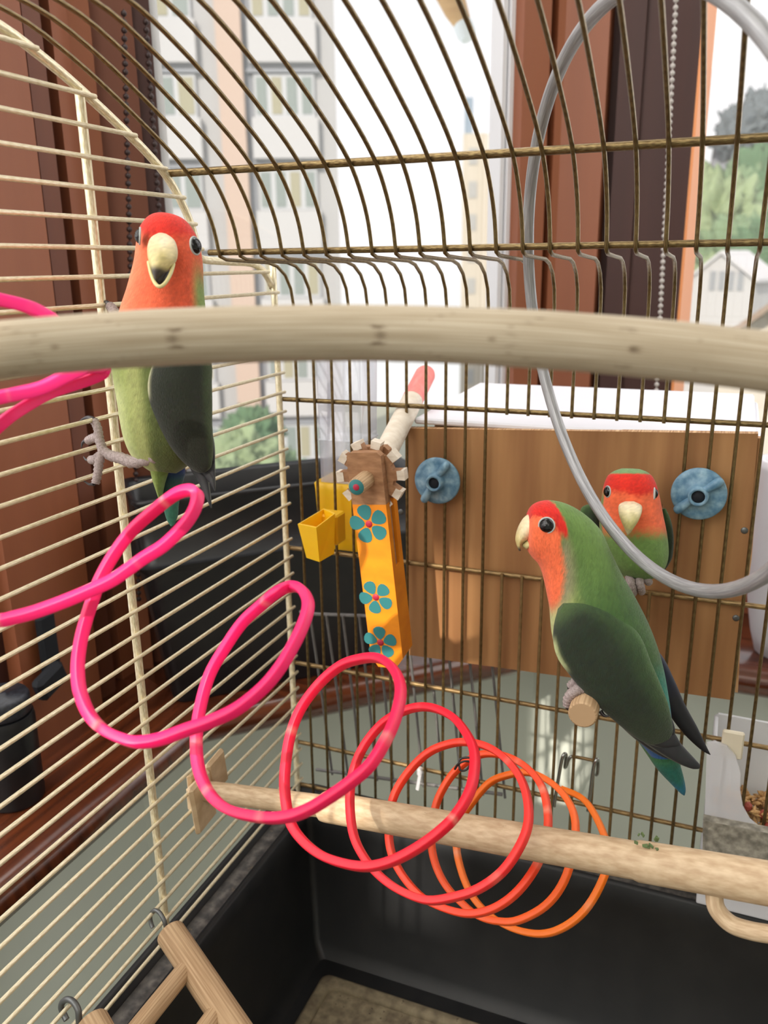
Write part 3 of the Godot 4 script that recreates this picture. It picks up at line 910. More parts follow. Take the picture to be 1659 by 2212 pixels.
func cage() -> void:
	var c := thing("birdcage", "brass wire bird cage with vaulted top and black plastic base tray, seen from inside", "bird cage")
	var w := 0.46
	var d := 0.42
	var r := 0.00092
	# back wires: one mesh for the whole ones, two for those cut away where the nest box opens
	var whole := tube_mesh(wire_path(-0.347), r, M.wire_brass, 8)
	var upper := tube_mesh(wire_path(-0.079), r, M.wire_brass, 8)
	var lower := tube_mesh([Vector3(0, -0.347, 0), Vector3(0, -0.26, 0), Vector3(0, -0.17, 0)], r, M.old_brass, 8)
	for k in range(1, 40):
		var cut := k >= 12 and k <= 19
		for me: ArrayMesh in ([upper, lower] if cut else [whole]):
			var o := obj("wire", me, c)
			o.position.x = k * 0.0115
	# left wall wires, and the same on the right
	for side in 2:
		var x := 0.0017 if side == 0 else w - 0.0017
		for n in range(-1, 36):
			var y := 0.065 - n * 0.01152
			var z0 := -0.0035
			if y > 0.004:
				z0 = arch_z(y) - 0.002
			elif y > -0.022:
				z0 = shoulder_z(y) - 0.003
			if y > 0.084:
				continue
			var st := begin()
			rod(st, Vector3(x, y, z0), Vector3(x, y, d - z0), 0.00098, 8, 0.0004)
			obj("wire", finish(st, M.brass), c)
	# end arches, corner posts, side posts
	var half := []
	for p: Vector2 in arch():
		half.append(Vector3(0, p.y, p.x))
	half = Array(spline(half, 4))
	for side in 2:
		var x := -0.0006 if side == 0 else w + 0.0006
		var full := []
		for p: Vector3 in half:
			full.append(Vector3(x, p.y, p.z))
		for i in range(half.size() - 2, -1, -1):
			full.append(Vector3(x, half[i].y, d - half[i].z))
		obj("end_arch", tube_mesh(full, 0.0019, M.brass, 12), c)
		for end in 2:
			var pts := [Vector3(x, -0.347, 0.0)]
			for p: Vector2 in shoulder():
				pts.append(Vector3(x, p.y, p.x))
			pts.append(Vector3(x, 0.004, 0.0735))
			pts = Array(spline(pts, 4))
			if end == 1:
				for i in pts.size():
					pts[i].z = d - pts[i].z
			obj("corner_post", tube_mesh(pts, 0.0019, M.brass if side == 0 else M.old_brass, 10), c)
			var zp := 0.1476 if end == 0 else d - 0.1476
			obj("side_post", tube_mesh([Vector3(x, -0.347, zp), Vector3(x, -0.1, zp), Vector3(x, 0.0672, zp)], 0.0020, M.brass, 10), c)
	# crossbars behind the back wires
	for y: float in [-0.0774, -0.2506, -0.3097, -0.3425]:
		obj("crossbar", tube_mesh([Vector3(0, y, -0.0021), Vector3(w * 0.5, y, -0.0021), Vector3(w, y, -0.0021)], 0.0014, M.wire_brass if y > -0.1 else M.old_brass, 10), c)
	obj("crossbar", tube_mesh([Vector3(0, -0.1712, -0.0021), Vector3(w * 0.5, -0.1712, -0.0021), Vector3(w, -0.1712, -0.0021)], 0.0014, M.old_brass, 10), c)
	obj("rim_bar", tube_mesh([Vector3(0.004, 0.0058, 0.0712), Vector3(w * 0.5, 0.0058, 0.0712), Vector3(w, 0.0058, 0.0712)], 0.0015, M.wire_brass, 10), c)
	obj("vault_bar", tube_mesh([Vector3(0, 0.0405, 0.0932), Vector3(w * 0.5, 0.0405, 0.0932), Vector3(w, 0.0405, 0.0932)], 0.0017, M.wire_brass, 10), c)
	obj("crown_bar", tube_mesh([Vector3(0, 0.0865, 0.21), Vector3(w * 0.5, 0.0865, 0.21), Vector3(w, 0.0865, 0.21)], 0.0019, M.wire_brass, 10), c)
	# front wall either side of the open door
	for k in [1, 2, 3, 4, 5, 6, 37, 38, 39]:
		var o := obj("wire", tube_mesh([Vector3(0, -0.347, 0), Vector3(0, -0.2, 0), Vector3(0, -0.022, 0)], r, M.brass, 8), c)
		o.position = Vector3(k * 0.0115, 0, d)
	# black base: channelled rim, steep walls, flat floor
	var st := begin()
	var rings := []
	var prof := [[-0.028, -0.4555], [-0.0185, -0.448], [-0.0150, -0.360], [-0.0146, -0.3475], [-0.0125, -0.3452], [-0.0100, -0.3472], [-0.0094, -0.3535], [0.0036, -0.3535], [0.0042, -0.3455], [0.0066, -0.3430], [0.0092, -0.3455], [0.0092, -0.3600], [0.0050, -0.3650], [0.0010, -0.4620], [-0.03, -0.4640]]
	for q: Array in prof:
		var ring := rrect(w / 2.0 + q[0], d / 2.0 + q[0], clampf(0.012 + q[0], 0.004, 0.03), q[1], 6)
		for i in ring.size():
			ring[i] += Vector3(w / 2.0, 0, d / 2.0)
		rings.append(ring)
	rings.reverse()
	st.set_smooth_group(0)
	for i in rings.size() - 1:
		var n: int = rings[i].size()
		for j in n:
			quad(st, rings[i][j], rings[i][(j + 1) % n], rings[i + 1][(j + 1) % n], rings[i + 1][j])
	var tray := obj("base_tray", finish(st, M.tray_black), c)
	st = begin()
	rings = []
	for q: Array in [[-0.0096, -0.3536], [-0.0090, -0.3522], [0.0030, -0.3522], [0.0036, -0.3536]]:
		var ring := rrect(w / 2.0 + q[0], d / 2.0 + q[0], clampf(0.012 + q[0], 0.003, 0.03), q[1], 6)
		for i in ring.size():
			ring[i] += Vector3(w / 2.0, 0, d / 2.0)
		rings.append(ring)
	for i in rings.size() - 1:
		var n: int = rings[i].size()
		for j in n:
			quad(st, rings[i][j], rings[i + 1][j], rings[i + 1][(j + 1) % n], rings[i][(j + 1) % n])
	obj("dusty_channel", finish(st, M.dust), tray)
	obj("tray_floor", box_mesh(Vector3(0.012, -0.463, 0.012), Vector3(w - 0.012, -0.4545, d - 0.012), M.tray_black), tray)
	# tan liner with a raised edge, let into the floor
	st = begin()
	var lo := Vector2(0.036, 0.041)
	var hi := Vector2(w - 0.036, d - 0.041)
	rings = []
	for q: Array in [[0.0, -0.4545], [0.0, -0.4505], [-0.002, -0.4490], [-0.007, -0.4490], [-0.0085, -0.4505], [-0.0085, -0.4525]]:
		var ring := rrect((hi.x - lo.x) / 2.0 + q[0], (hi.y - lo.y) / 2.0 + q[0], 0.006, q[1], 4)
		for i in ring.size():
			ring[i] += Vector3((lo.x + hi.x) / 2.0, 0, (lo.y + hi.y) / 2.0)
		rings.append(ring)
	ring_grid(st, rings)
	obj("tray_liner", finish(st, M.liner), tray)
	# stand below, out of sight
	st = begin()
	for p: Vector2 in [Vector2(0.03, 0.03), Vector2(0.43, 0.03), Vector2(0.03, 0.39), Vector2(0.43, 0.39)]:
		rod(st, Vector3(p.x, -1.2, p.y), Vector3(p.x, -0.463, p.y), 0.011, 10)
	obj("stand", finish(st, M.black), c)

# ---------- what stands round the cage ----------
func things_outside_cage() -> void:
	# black flower trough on the sill, parallel to the slanting window
	var xf := Transform3D(Basis(Vector3.UP, 0.7854), Vector3(-0.05525, -0.331, -0.10475) + Vector3(-0.7071, 0, -0.7071) * 0.037)
	var p := thing("planter", "black plastic flower trough with stepped rim on the sill behind the cage corner", "planter")
	var st := begin()
	stack(st, xf, [[0.0, 0.116183 - 0.022, 0.024, 0.008], [0.003, 0.116183 - 0.020, 0.026, 0.008], [0.112, 0.116183 - 0.006, 0.036, 0.010], [0.117, 0.116183 - 0.002, 0.040, 0.010], [0.120, 0.116183, 0.041, 0.010]], false)
	obj("body", finish(st, M.black), p)
	st = begin()
	stack(st, xf, [[0.120, 0.116183, 0.041, 0.010], [0.122, 0.116183 - 0.006, 0.034, 0.010], [0.164, 0.116183 - 0.004, 0.036, 0.010], [0.168, 0.116183 - 0.001, 0.039, 0.010], [0.171, 0.116183 - 0.002, 0.038, 0.010], [0.168, 0.116183 - 0.006, 0.034, 0.010], [0.14, 0.116183 - 0.008, 0.032, 0.010]])
	obj("rim", finish(st, M.black), p)
	# little black jar with a worn lid at the left, and a black latch on the frame behind it
	var j := thing("jar", "small black round jar with worn grey lid on the sill at the far left", "jar")
	xf = Transform3D(Basis(), Vector3(-0.157, -0.331, 0.09312))
	st = begin()
	lathe(st, xf, [Vector2(0.0165, 0), Vector2(0.018, 0.002), Vector2(0.0185, 0.058), Vector2(0.0178, 0.0615)], 32)
	obj("body", finish(st, M.black), j)
	st = begin()
	lathe(st, xf, [Vector2(0.0162, 0.062), Vector2(0.0172, 0.063), Vector2(0.0170, 0.073), Vector2(0.0158, 0.075), Vector2(0.004, 0.0745), Vector2(0.0035, 0.076), Vector2(0.001, 0.0762)], 32)
	obj("lid", finish(st, textured(streaks(rgb8(58, 62, 72), rgb8(30, 32, 38), 0.03, 0.03, 50, 0.4, rgb8(150, 150, 148)), 0.35, Vector3.ONE * 20.0)), j)
	var la := thing("window_latch", "small dark latch low on the left window sash near the black jar", "latch")
	st = begin()
	box(st, Transform3D(Basis(), Vector3(-0.178, -0.25674, 0.02896)), Vector3(0.006, 0.052, 0.016), 0.002)
	obj("plate", finish(st, M.dark_hole), la)
	st = begin()
	box(st, Transform3D(Basis(Vector3.RIGHT, 0.3), Vector3(-0.172, -0.27666, 0.03746)), Vector3(0.010, 0.018, 0.026), 0.003)
	obj("handle", finish(st, M.dark_hole), la)
	# bead chains of the roller blinds
	chain("bead_chain", Vector3(-0.16332, 0.16928, -0.09868), Vector3(-0.18411, -0.26412, -0.07789), M.chain_dark, "dark bead chain down the middle of the left corner post")
	chain("bead_chain", Vector3(-0.15315, 0.17055, -0.10885), Vector3(-0.15597, -0.1068, -0.10603), M.chain_dark, "dark bead chain at the edge of the left post against the light")
	chain("bead_chain", Vector3(0.17796, 0.21099, -0.352), Vector3(0.18768, -0.1364, -0.352), M.chain_pale, "pale bead chain on the dark right post")
	# white jar with a rounded foot at the right edge
	var w := thing("pot", "white round-footed pot on the back sill at the right edge beside the nest box", "pot")
	xf = Transform3D(Basis(), Vector3(0.30839, -0.331, -0.31))
	st = begin()
	var prof := [Vector2(0.012, 0.0), Vector2(0.022, 0.003), Vector2(0.028, 0.012), Vector2(0.029, 0.022)]
	prof = [Vector2(0.016, 0.0), Vector2(0.019, 0.002), Vector2(0.024, 0.02), Vector2(0.0295, 0.05), Vector2(0.031, 0.09), Vector2(0.031, 0.16), Vector2(0.0325, 0.165), Vector2(0.0325, 0.172), Vector2(0.029, 0.172), Vector2(0.028, 0.12)]
	lathe(st, xf, prof, 36)
	obj("body", finish(st, M.white_sheet), w)
	# grey wire rack leaning against the outside of the back wall
	var rk := thing("wire_rack", "grey worn wire rack leaning behind the back of the cage, left of the nest box", "rack")
	var a0 := Vector3(-0.00318, -0.22051, -0.012)
	var a1 := Vector3(0.14374, -0.20306, -0.012)
	var b0 := Vector3(-0.0015, -0.34876, -0.03)
	var b1 := Vector3(0.13502, -0.33518, -0.03)
	obj("rail", tube_mesh([a0 + Vector3(0.0, -0.002, -0.008), a0 + Vector3(0.003, 0.0, -0.003), a0.lerp(a1, 0.1), a0.lerp(a1, 0.5), a1], 0.0012, M.grey_wire, 8), rk)
	obj("rail", tube_mesh([b0, b0.lerp(b1, 0.5), b1], 0.0012, M.grey_wire, 8), rk)
	for q: Array in [[0.082, 0.092], [0.162, 0.184], [0.242, 0.261], [0.321, 0.346], [0.401, 0.435], [0.538, 0.597], [0.626, 0.701], [0.710, 0.796], [0.796, 0.903], [0.889, 1.012]]:
		var f: float = q[0]
		var g: float = q[1]
		var top := a0.lerp(a1, f)
		var low := b0.lerp(b1, g)
		obj("wire", tube_mesh([top + Vector3(0, 0, 0.0016), top.lerp(low, 0.5), low + (low - top) * 0.02], 0.0009, M.grey_wire, 6), rk)
	# shiny wire clip that holds a rod outside the back wires
	var cl := thing("wire_clip", "shiny double-hooked steel wire clip on the low crossbar under the wooden peg", "clip")
	obj("hook", tube_mesh(Array(spline([Vector3(0.17468, -0.31134, 0.004), Vector3(0.17518, -0.3042, 0.004), Vector3(0.17772, -0.28045, 0.006), Vector3(0.17902, -0.27403, 0.006), Vector3(0.17975, -0.27685, 0.002), Vector3(0.17867, -0.28665, -0.002), Vector3(0.17892, -0.28813, -0.004), Vector3(0.1808, -0.28205, -0.004), Vector3(0.18235, -0.28045, -0.004)], 5)), 0.0010, M.steel, 8), cl)
	obj("bar", tube_mesh([Vector3(0.18235, -0.28045, -0.004), Vector3(0.18881, -0.28021, -0.004), Vector3(0.19496, -0.28033, -0.004)], 0.0010, M.old_brass, 8), cl)
	obj("hook", tube_mesh(Array(spline([Vector3(0.19439, -0.30939, 0.004), Vector3(0.19479, -0.30236, 0.004), Vector3(0.19587, -0.28138, 0.005), Vector3(0.19728, -0.27407, 0.005), Vector3(0.19802, -0.27661, 0.002), Vector3(0.19783, -0.28554, -0.001), Vector3(0.19693, -0.28886, -0.003)], 5)), 0.0010, M.steel, 8), cl)
	# cable ties on the second lowest crossbar
	for q: Array in [[Vector3(0.08881, -0.30964, 0.001), "clear cable tie on the low crossbar right of the grey rack middle"]]:
		st = begin()
		box(st, Transform3D(Basis(), q[0]), Vector3(0.003, 0.005, 0.0045), 0.0008)
		box(st, Transform3D(Basis(Vector3.FORWARD, 0.15), q[0] - Vector3(0.0005, 0.0075, -0.001)), Vector3(0.0022, 0.012, 0.0012), 0.0003)
		tag(obj("cable_tie", finish(st, M.frosted)), q[1], "cable tie")

func chain(called: String, a: Vector3, b: Vector3, m: Material, label: String) -> void:
	var o := thing(called, label, "bead chain")
	var st := begin()
	var n := int(a.distance_to(b) / 0.0052)
	for i in n:
		var c := a.lerp(b, (i + 0.5) / n)
		var prof := []
		for k in 7:
			var g := -PI / 2.0 + PI * (k + 0.12) / 6.24
			prof.append(Vector2(cos(g) * 0.0021, sin(g) * 0.0021))
		lathe(st, Transform3D(Basis(), c), prof, 10, false)
	rod(st, a, b, 0.0005, 5)
	obj("beads", finish(st, m), o).set_meta("kind", "stuff")

# ---------- nest box and its two screws ----------
func nest() -> void:
	var b := thing("nest_box", "plywood nest box with white top hung outside the back wires", "nest box")
	var m := 0.0055
	var outline := [Vector2(0.07886, -0.09096), Vector2(0.26262, -0.08259), Vector2(0.26564, -0.2279), Vector2(0.07946, -0.23333)]
	# front panel with a round entrance
	var hole := Vector2(0.20615, -0.13698)
	var st := begin()
	flat(st)
	var ring := PackedVector2Array()
	for i in 40:
		ring.append(hole + Vector2.from_angle(TAU * i / 40) * 0.0205)
	for z: float in [-m, -m - 0.006]:
		var fr: Array = [[0, 1], [1, 2], [2, 3], [3, 0]]
		for i in 40:
			var a := ring[i]
			var c := ring[(i + 1) % 40]
			var oa := _to_edge(outline, hole, a)
			var oc := _to_edge(outline, hole, c)
			if z == -m:
				quad(st, Vector3(a.x, a.y, z), Vector3(oa.x, oa.y, z), Vector3(oc.x, oc.y, z), Vector3(c.x, c.y, z))
			else:
				quad(st, Vector3(c.x, c.y, z), Vector3(oc.x, oc.y, z), Vector3(oa.x, oa.y, z), Vector3(a.x, a.y, z))
		for e: Array in fr:
			pass
	for i in 40:
		var a := ring[i]
		var c := ring[(i + 1) % 40]
		quad(st, Vector3(a.x, a.y, -m), Vector3(c.x, c.y, -m), Vector3(c.x, c.y, -m - 0.006), Vector3(a.x, a.y, -m - 0.006))
	# corners that the fan from the hole cuts off
	for q: Vector2 in outline:
		var best := [Vector2(), Vector2()]
		var da := 99.0
		var db := 99.0
		for i in 40:
			var o := _to_edge(outline, hole, ring[i])
			var s := (ring[i] - hole).cross(q - hole)
			var dd := o.distance_to(q)
			if s >= 0 and dd < da:
				da = dd
				best[0] = o
			if s < 0 and dd < db:
				db = dd
				best[1] = o
		for p: Vector2 in [q, best[1], best[0]]:
			st.add_vertex(Vector3(p.x, p.y, -m))
		for p: Vector2 in [q, best[0], best[1]]:
			st.add_vertex(Vector3(p.x, p.y, -m - 0.006))
	obj("front_panel", finish(st, M.ply), b)
	st = begin()
	for i in 4:
		var a: Vector2 = outline[i]
		var c: Vector2 = outline[(i + 1) % 4]
		flat(st)
		quad(st, Vector3(a.x, a.y, -m - 0.006), Vector3(c.x, c.y, -m - 0.006), Vector3(c.x, c.y, -m), Vector3(a.x, a.y, -m))
	var fp: Node = b.get_child(0)
	obj("ply_edge", finish(st, M.ply_edge), fp)
	# second, narrower sheet of ply behind, ragged at its right edge
	st = begin()
	extrude(st, Transform3D(Basis(), Vector3(0, 0, -m - 0.0125)), [Vector2(0.088, -0.094), Vector2(0.2645, -0.086), Vector2(0.2665, -0.15), Vector2(0.2655, -0.19), Vector2(0.2675, -0.2262), Vector2(0.088, -0.224)], 0.006)
	obj("back_sheet", finish(st, M.ply_edge), b)
	st = begin()
	box(st, Transform3D(Basis(Vector3.RIGHT, 0.02), Vector3(0.172, -0.086, -0.077)), Vector3(0.181, 0.0035, 0.135), 0.001)
	obj("top_board", finish(st, M.white_sheet), b)
	st = begin()
	box(st, Transform3D(Basis(), Vector3(0.262, -0.15, -0.082)), Vector3(0.006, 0.125, 0.118), 0.001)
	obj("side_board", finish(st, M.white_sheet), b)
	st = begin()
	box(st, Transform3D(Basis(), Vector3(0.092, -0.15, -0.082)), Vector3(0.006, 0.125, 0.118), 0.001)
	obj("side_board", finish(st, M.ply), b)
	obj("back_board", box_mesh(Vector3(0.09, -0.214, -0.146), Vector3(0.264, -0.089, -0.141), M.ply), b)
	obj("bottom_board", box_mesh(Vector3(0.09, -0.216, -0.141), Vector3(0.264, -0.21, -0.02), M.ply), b)
	for q: Vector2 in [Vector2(0.26134, -0.13251), Vector2(0.07455, -0.14139), Vector2(0.26213, -0.18047)]:
		st = begin()
		lathe(st, frame_at(Vector3(q.x, q.y, -m), Vector3.BACK, Vector3.UP), [Vector2(0.0018, 0.0), Vector2(0.0016, 0.0005), Vector2(0.0004, 0.0006)], 12)
		obj("screw_head", finish(st, M.dull_steel), b)
	# blue wing screws
	wing_screw(Vector3(0.09986, -0.11819, 0), -0.55, "blue plastic wing screw on the nest box left of the birds")
	wing_screw(Vector3(0.2382, -0.11326, 0), -0.85, "blue plastic wing screw on the nest box right of the nesting bird")

func _to_edge(outline: Array, c: Vector2, p: Vector2) -> Vector2:
	for i in 4:
		var hit: Variant = Geometry2D.segment_intersects_segment(c, c + (p - c).normalized() * 2.0, outline[i], outline[(i + 1) % 4])
		if hit != null:
			return hit
	return p

func wing_screw(at: Vector3, turn: float, label: String) -> void:
	var o := thing("wing_screw", label, "screw", "blue screws of the nest box")
	var xf := frame_at(at + Vector3(0, 0, 0.0015), Vector3.BACK, Vector3.UP.rotated(Vector3.BACK, turn))
	var st := begin()
	lathe(st, xf, [Vector2(0.0122, 0.0), Vector2(0.0134, 0.0006), Vector2(0.0134, 0.0016), Vector2(0.0128, 0.0023), Vector2(0.0105, 0.0027), Vector2(0.0062, 0.0031), Vector2(0.0051, 0.0040), Vector2(0.0048, 0.0080), Vector2(0.0042, 0.0086), Vector2(0.0033, 0.0083), Vector2(0.0031, 0.005)], 40)
	obj("disc", finish(st, M.blue), o)
	st = begin()
	for s: float in [-1.0, 1.0]:
		var pts := spline([xf * Vector3(0.0006, 0.0052, s * 0.004), xf * Vector3(0.0002, 0.0052, s * 0.0078), xf * Vector3(0.0, 0.0050, s * 0.0116), xf * Vector3(0, 0.0046, s * 0.0140)], 5)
		tube(st, pts, [0.0018, 0.0018, 0.0019, 0.0020, 0.0021, 0.0022, 0.0023, 0.0024, 0.0024, 0.0024, 0.0024, 0.0023, 0.0022, 0.0020, 0.0016, 0.0008], 12)
	obj("wing", finish(st, M.blue), o)
	st = begin()
	lathe(st, xf, [Vector2(0.0032, 0.0066), Vector2(0.0032, 0.0070), Vector2(0.0002, 0.0070)], 20)
	obj("socket", finish(st, M.dark_hole), o)

# ---------- toys ----------
func toys() -> void:
	# plastic spiral
	var pts: Array = [Vector3(0.18376, -0.2777, 0.03448), Vector3(0.19687, -0.27512, 0.04357), Vector3(0.20693, -0.27843, 0.05644), Vector3(0.21385, -0.28466, 0.0701), Vector3(0.21251, -0.29336, 0.08072), Vector3(0.20619, -0.30461, 0.09057), Vector3(0.19596, -0.31408, 0.09607), Vector3(0.18406, -0.32006, 0.09702), Vector3(0.1676, -0.32384, 0.0928), Vector3(0.15189, -0.32324, 0.08475), Vector3(0.14086, -0.31805, 0.07527), Vector3(0.13253, -0.30839, 0.06319), Vector3(0.13211, -0.29781, 0.05543), Vector3(0.13677, -0.28817, 0.05197), Vector3(0.14583, -0.27479, 0.04773), Vector3(0.15684, -0.26594, 0.04925), Vector3(0.1683, -0.26027, 0.05168), Vector3(0.18097, -0.25832, 0.05878), Vector3(0.1913, -0.2596, 0.06803), Vector3(0.19736, -0.26351, 0.07779), Vector3(0.19922, -0.27075, 0.08886), Vector3(0.19737, -0.28111, 0.10124), Vector3(0.19078, -0.29034, 0.10997), Vector3(0.17921, -0.29843, 0.11493), Vector3(0.1694, -0.30159, 0.11566), Vector3(0.15973, -0.30283, 0.11445), Vector3(0.15016, -0.30148, 0.11061), Vector3(0.1396, -0.29857, 0.10461), Vector3(0.13136, -0.29296, 0.09701), Vector3(0.12679, -0.28504, 0.0889), Vector3(0.12577, -0.27258, 0.07791), Vector3(0.13122, -0.25978, 0.06992), Vector3(0.14044, -0.2496, 0.06664), Vector3(0.14952, -0.24373, 0.06747), Vector3(0.16166, -0.23979, 0.07258), Vector3(0.17306, -0.23859, 0.08019), Vector3(0.18254, -0.24043, 0.09006), Vector3(0.18796, -0.24553, 0.10134), Vector3(0.18989, -0.25133, 0.11161), Vector3(0.18817, -0.25885, 0.12188), Vector3(0.18209, -0.26764, 0.13133), Vector3(0.17338, -0.27456, 0.13748), Vector3(0.16275, -0.27905, 0.14012), Vector3(0.15079, -0.28087, 0.13928), Vector3(0.13862, -0.28078, 0.13632), Vector3(0.12697, -0.27751, 0.13028), Vector3(0.11847, -0.27206, 0.1235), Vector3(0.11424, -0.26418, 0.1163), Vector3(0.1131, -0.25345, 0.10763), Vector3(0.11835, -0.24196, 0.10133), Vector3(0.12775, -0.23055, 0.09721), Vector3(0.13955, -0.22277, 0.09724), Vector3(0.14993, -0.21809, 0.10048), Vector3(0.16058, -0.21528, 0.1059), Vector3(0.1703, -0.21468, 0.11332), Vector3(0.17912, -0.21623, 0.1227), Vector3(0.18484, -0.21978, 0.13284), Vector3(0.1873, -0.22455, 0.14285), Vector3(0.18568, -0.22991, 0.15164), Vector3(0.18106, -0.23612, 0.16), Vector3(0.1733, -0.24167, 0.16619), Vector3(0.16403, -0.24561, 0.16992), Vector3(0.15397, -0.24854, 0.17218), Vector3(0.14268, -0.2489, 0.17106), Vector3(0.13229, -0.24738, 0.16827), Vector3(0.12291, -0.24409, 0.16401), Vector3(0.11505, -0.23879, 0.15823), Vector3(0.10971, -0.23051, 0.15033), Vector3(0.10735, -0.22112, 0.14258), Vector3(0.10934, -0.21077, 0.13574), Vector3(0.11567, -0.20052, 0.13101), Vector3(0.12342, -0.19313, 0.13006), Vector3(0.13251, -0.18747, 0.13031), Vector3(0.14274, -0.18283, 0.13518), Vector3(0.15375, -0.18029, 0.14309), Vector3(0.1618, -0.17993, 0.15189), Vector3(0.16881, -0.18112, 0.16195), Vector3(0.17201, -0.18376, 0.17147), Vector3(0.17289, -0.1875, 0.18093), Vector3(0.17031, -0.19225, 0.18953), Vector3(0.16612, -0.19599, 0.19589), Vector3(0.15946, -0.2006, 0.20181), Vector3(0.15166, -0.2047, 0.20643), Vector3(0.14375, -0.20722, 0.20903), Vector3(0.13496, -0.20836, 0.20939), Vector3(0.12497, -0.20869, 0.20803), Vector3(0.11554, -0.20722, 0.20482), Vector3(0.10811, -0.20388, 0.20051), Vector3(0.10257, -0.19762, 0.19378), Vector3(0.09976, -0.19075, 0.18795), Vector3(0.0979, -0.18117, 0.17939), Vector3(0.09997, -0.17171, 0.17336), Vector3(0.10652, -0.16144, 0.16907), Vector3(0.11563, -0.15242, 0.16787), Vector3(0.12584, -0.14644, 0.17041), Vector3(0.13478, -0.14254, 0.17504), Vector3(0.14256, -0.141, 0.18188), Vector3(0.14905, -0.14131, 0.19023), Vector3(0.15276, -0.14289, 0.19854), Vector3(0.15438, -0.14636, 0.20796), Vector3(0.15415, -0.15004, 0.21659), Vector3(0.15231, -0.15412, 0.22478), Vector3(0.14828, -0.15744, 0.23079), Vector3(0.14344, -0.16058, 0.23615), Vector3(0.13841, -0.16329, 0.24085), Vector3(0.13261, -0.16524, 0.2442), Vector3(0.1239, -0.16693, 0.2456), Vector3(0.11185, -0.1682, 0.24462), Vector3(0.10284, -0.16659, 0.24187), Vector3(0.09544, -0.1625, 0.237), Vector3(0.09048, -0.15614, 0.23075), Vector3(0.08791, -0.14824, 0.22397), Vector3(0.08761, -0.13854, 0.21628), Vector3(0.09167, -0.1294, 0.21169), Vector3(0.09722, -0.12034, 0.20805), Vector3(0.10446, -0.11316, 0.20761), Vector3(0.11164, -0.10681, 0.20815), Vector3(0.11457, -0.1059, 0.20362), Vector3(0.12014, -0.10523, 0.20607), Vector3(0.12482, -0.10685, 0.21057), Vector3(0.12685, -0.10938, 0.21542), Vector3(0.12719, -0.11323, 0.22127), Vector3(0.12679, -0.11666, 0.22647), Vector3(0.12596, -0.12018, 0.23166), Vector3(0.12377, -0.12426, 0.23722), Vector3(0.12036, -0.12783, 0.24213), Vector3(0.11658, -0.13057, 0.24619), Vector3(0.11068, -0.13328, 0.25016), Vector3(0.1045, -0.13539, 0.25361), Vector3(0.0986, -0.13751, 0.25718), Vector3(0.0939, -0.1384, 0.25965), Vector3(0.08886, -0.13838, 0.26133), Vector3(0.08019, -0.13664, 0.26153), Vector3(0.07357, -0.13325, 0.2603), Vector3(0.06789, -0.12777, 0.25724), Vector3(0.06478, -0.12182, 0.25376), Vector3(0.06339, -0.11566, 0.25011), Vector3(0.06308, -0.10919, 0.24614), Vector3(0.06363, -0.10315, 0.24254), Vector3(0.06439, -0.098, 0.23976), Vector3(0.06639, -0.092, 0.23608), Vector3(0.0692, -0.08655, 0.23277), Vector3(0.07254, -0.08182, 0.22998), Vector3(0.07698, -0.07743, 0.22727), Vector3(0.08255, -0.07251, 0.22382), Vector3(0.0864, -0.07014, 0.22262), Vector3(0.09002, -0.06946, 0.22161), Vector3(0.0925, -0.07051, 0.22203), Vector3(0.09327, -0.07366, 0.22436), Vector3(0.09234, -0.07747, 0.22757), Vector3(0.08988, -0.08139, 0.23132), Vector3(0.08686, -0.08477, 0.23487), Vector3(0.08243, -0.08786, 0.23879), Vector3(0.07865, -0.09104, 0.24257), Vector3(0.07515, -0.0937, 0.2459), Vector3(0.07009, -0.09616, 0.24985), Vector3(0.06335, -0.09902, 0.25493), Vector3(0.0565, -0.10144, 0.25991), Vector3(0.05141, -0.10265, 0.26338), Vector3(0.04803, -0.10317, 0.26562), Vector3(0.0408, -0.10248, 0.26927), Vector3(0.0337, -0.0973, 0.27043), Vector3(0.02948, -0.08694, 0.26729), Vector3(0.0285, -0.07014, 0.25897), Vector3(0.03071, -0.05569, 0.25036), Vector3(0.03884, -0.04668, 0.24647), Vector3(0.04164, -0.04194, 0.23704), Vector3(0.04427, -0.0388, 0.2282), Vector3(0.04945, -0.0364, 0.21968), Vector3(0.0539, -0.03425, 0.21603), Vector3(0.05558, -0.03267, 0.21597), Vector3(0.05491, -0.03168, 0.21818), Vector3(0.05188, -0.03183, 0.22173), Vector3(0.04871, -0.0337, 0.227), Vector3(0.04517, -0.0365, 0.23386), Vector3(0.04326, -0.0378, 0.24182), Vector3(0.04125, -0.03824, 0.24729), Vector3(0.03901, -0.03956, 0.25765), Vector3(0.03734, -0.03533, 0.26826), Vector3(0.04033, -0.02292, 0.27435), Vector3(0.04496, -0.01091, 0.26862), Vector3(0.04973, -0.00757, 0.25995), Vector3(0.05294, -0.00883, 0.25341), Vector3(0.05655, -0.01104, 0.24699), Vector3(0.05933, -0.01464, 0.24136), Vector3(0.06312, -0.01931, 0.23566), Vector3(0.06632, -0.02289, 0.23324), Vector3(0.06741, -0.02601, 0.23378), Vector3(0.06655, -0.02899, 0.23734), Vector3(0.06333, -0.03149, 0.24284), Vector3(0.05876, -0.03431, 0.24787), Vector3(0.05413, -0.03552, 0.25241), Vector3(0.0508, -0.0362, 0.25625), Vector3(0.04474, -0.03743, 0.26251)]
	var path := spline(pts, 5)
	var n := path.size()
	var sect := PackedVector2Array()
	for i in 16:
		var a := TAU * i / 16.0
		var e := Vector2(cos(a), sin(a))
		sect.append(Vector2(signf(e.x) * pow(absf(e.x), 0.36), signf(e.y) * pow(absf(e.y), 0.36) * 0.86))
	var axis := Vector3(0.352, -0.70777, -0.6125)
	var rad := []
	var cols := []
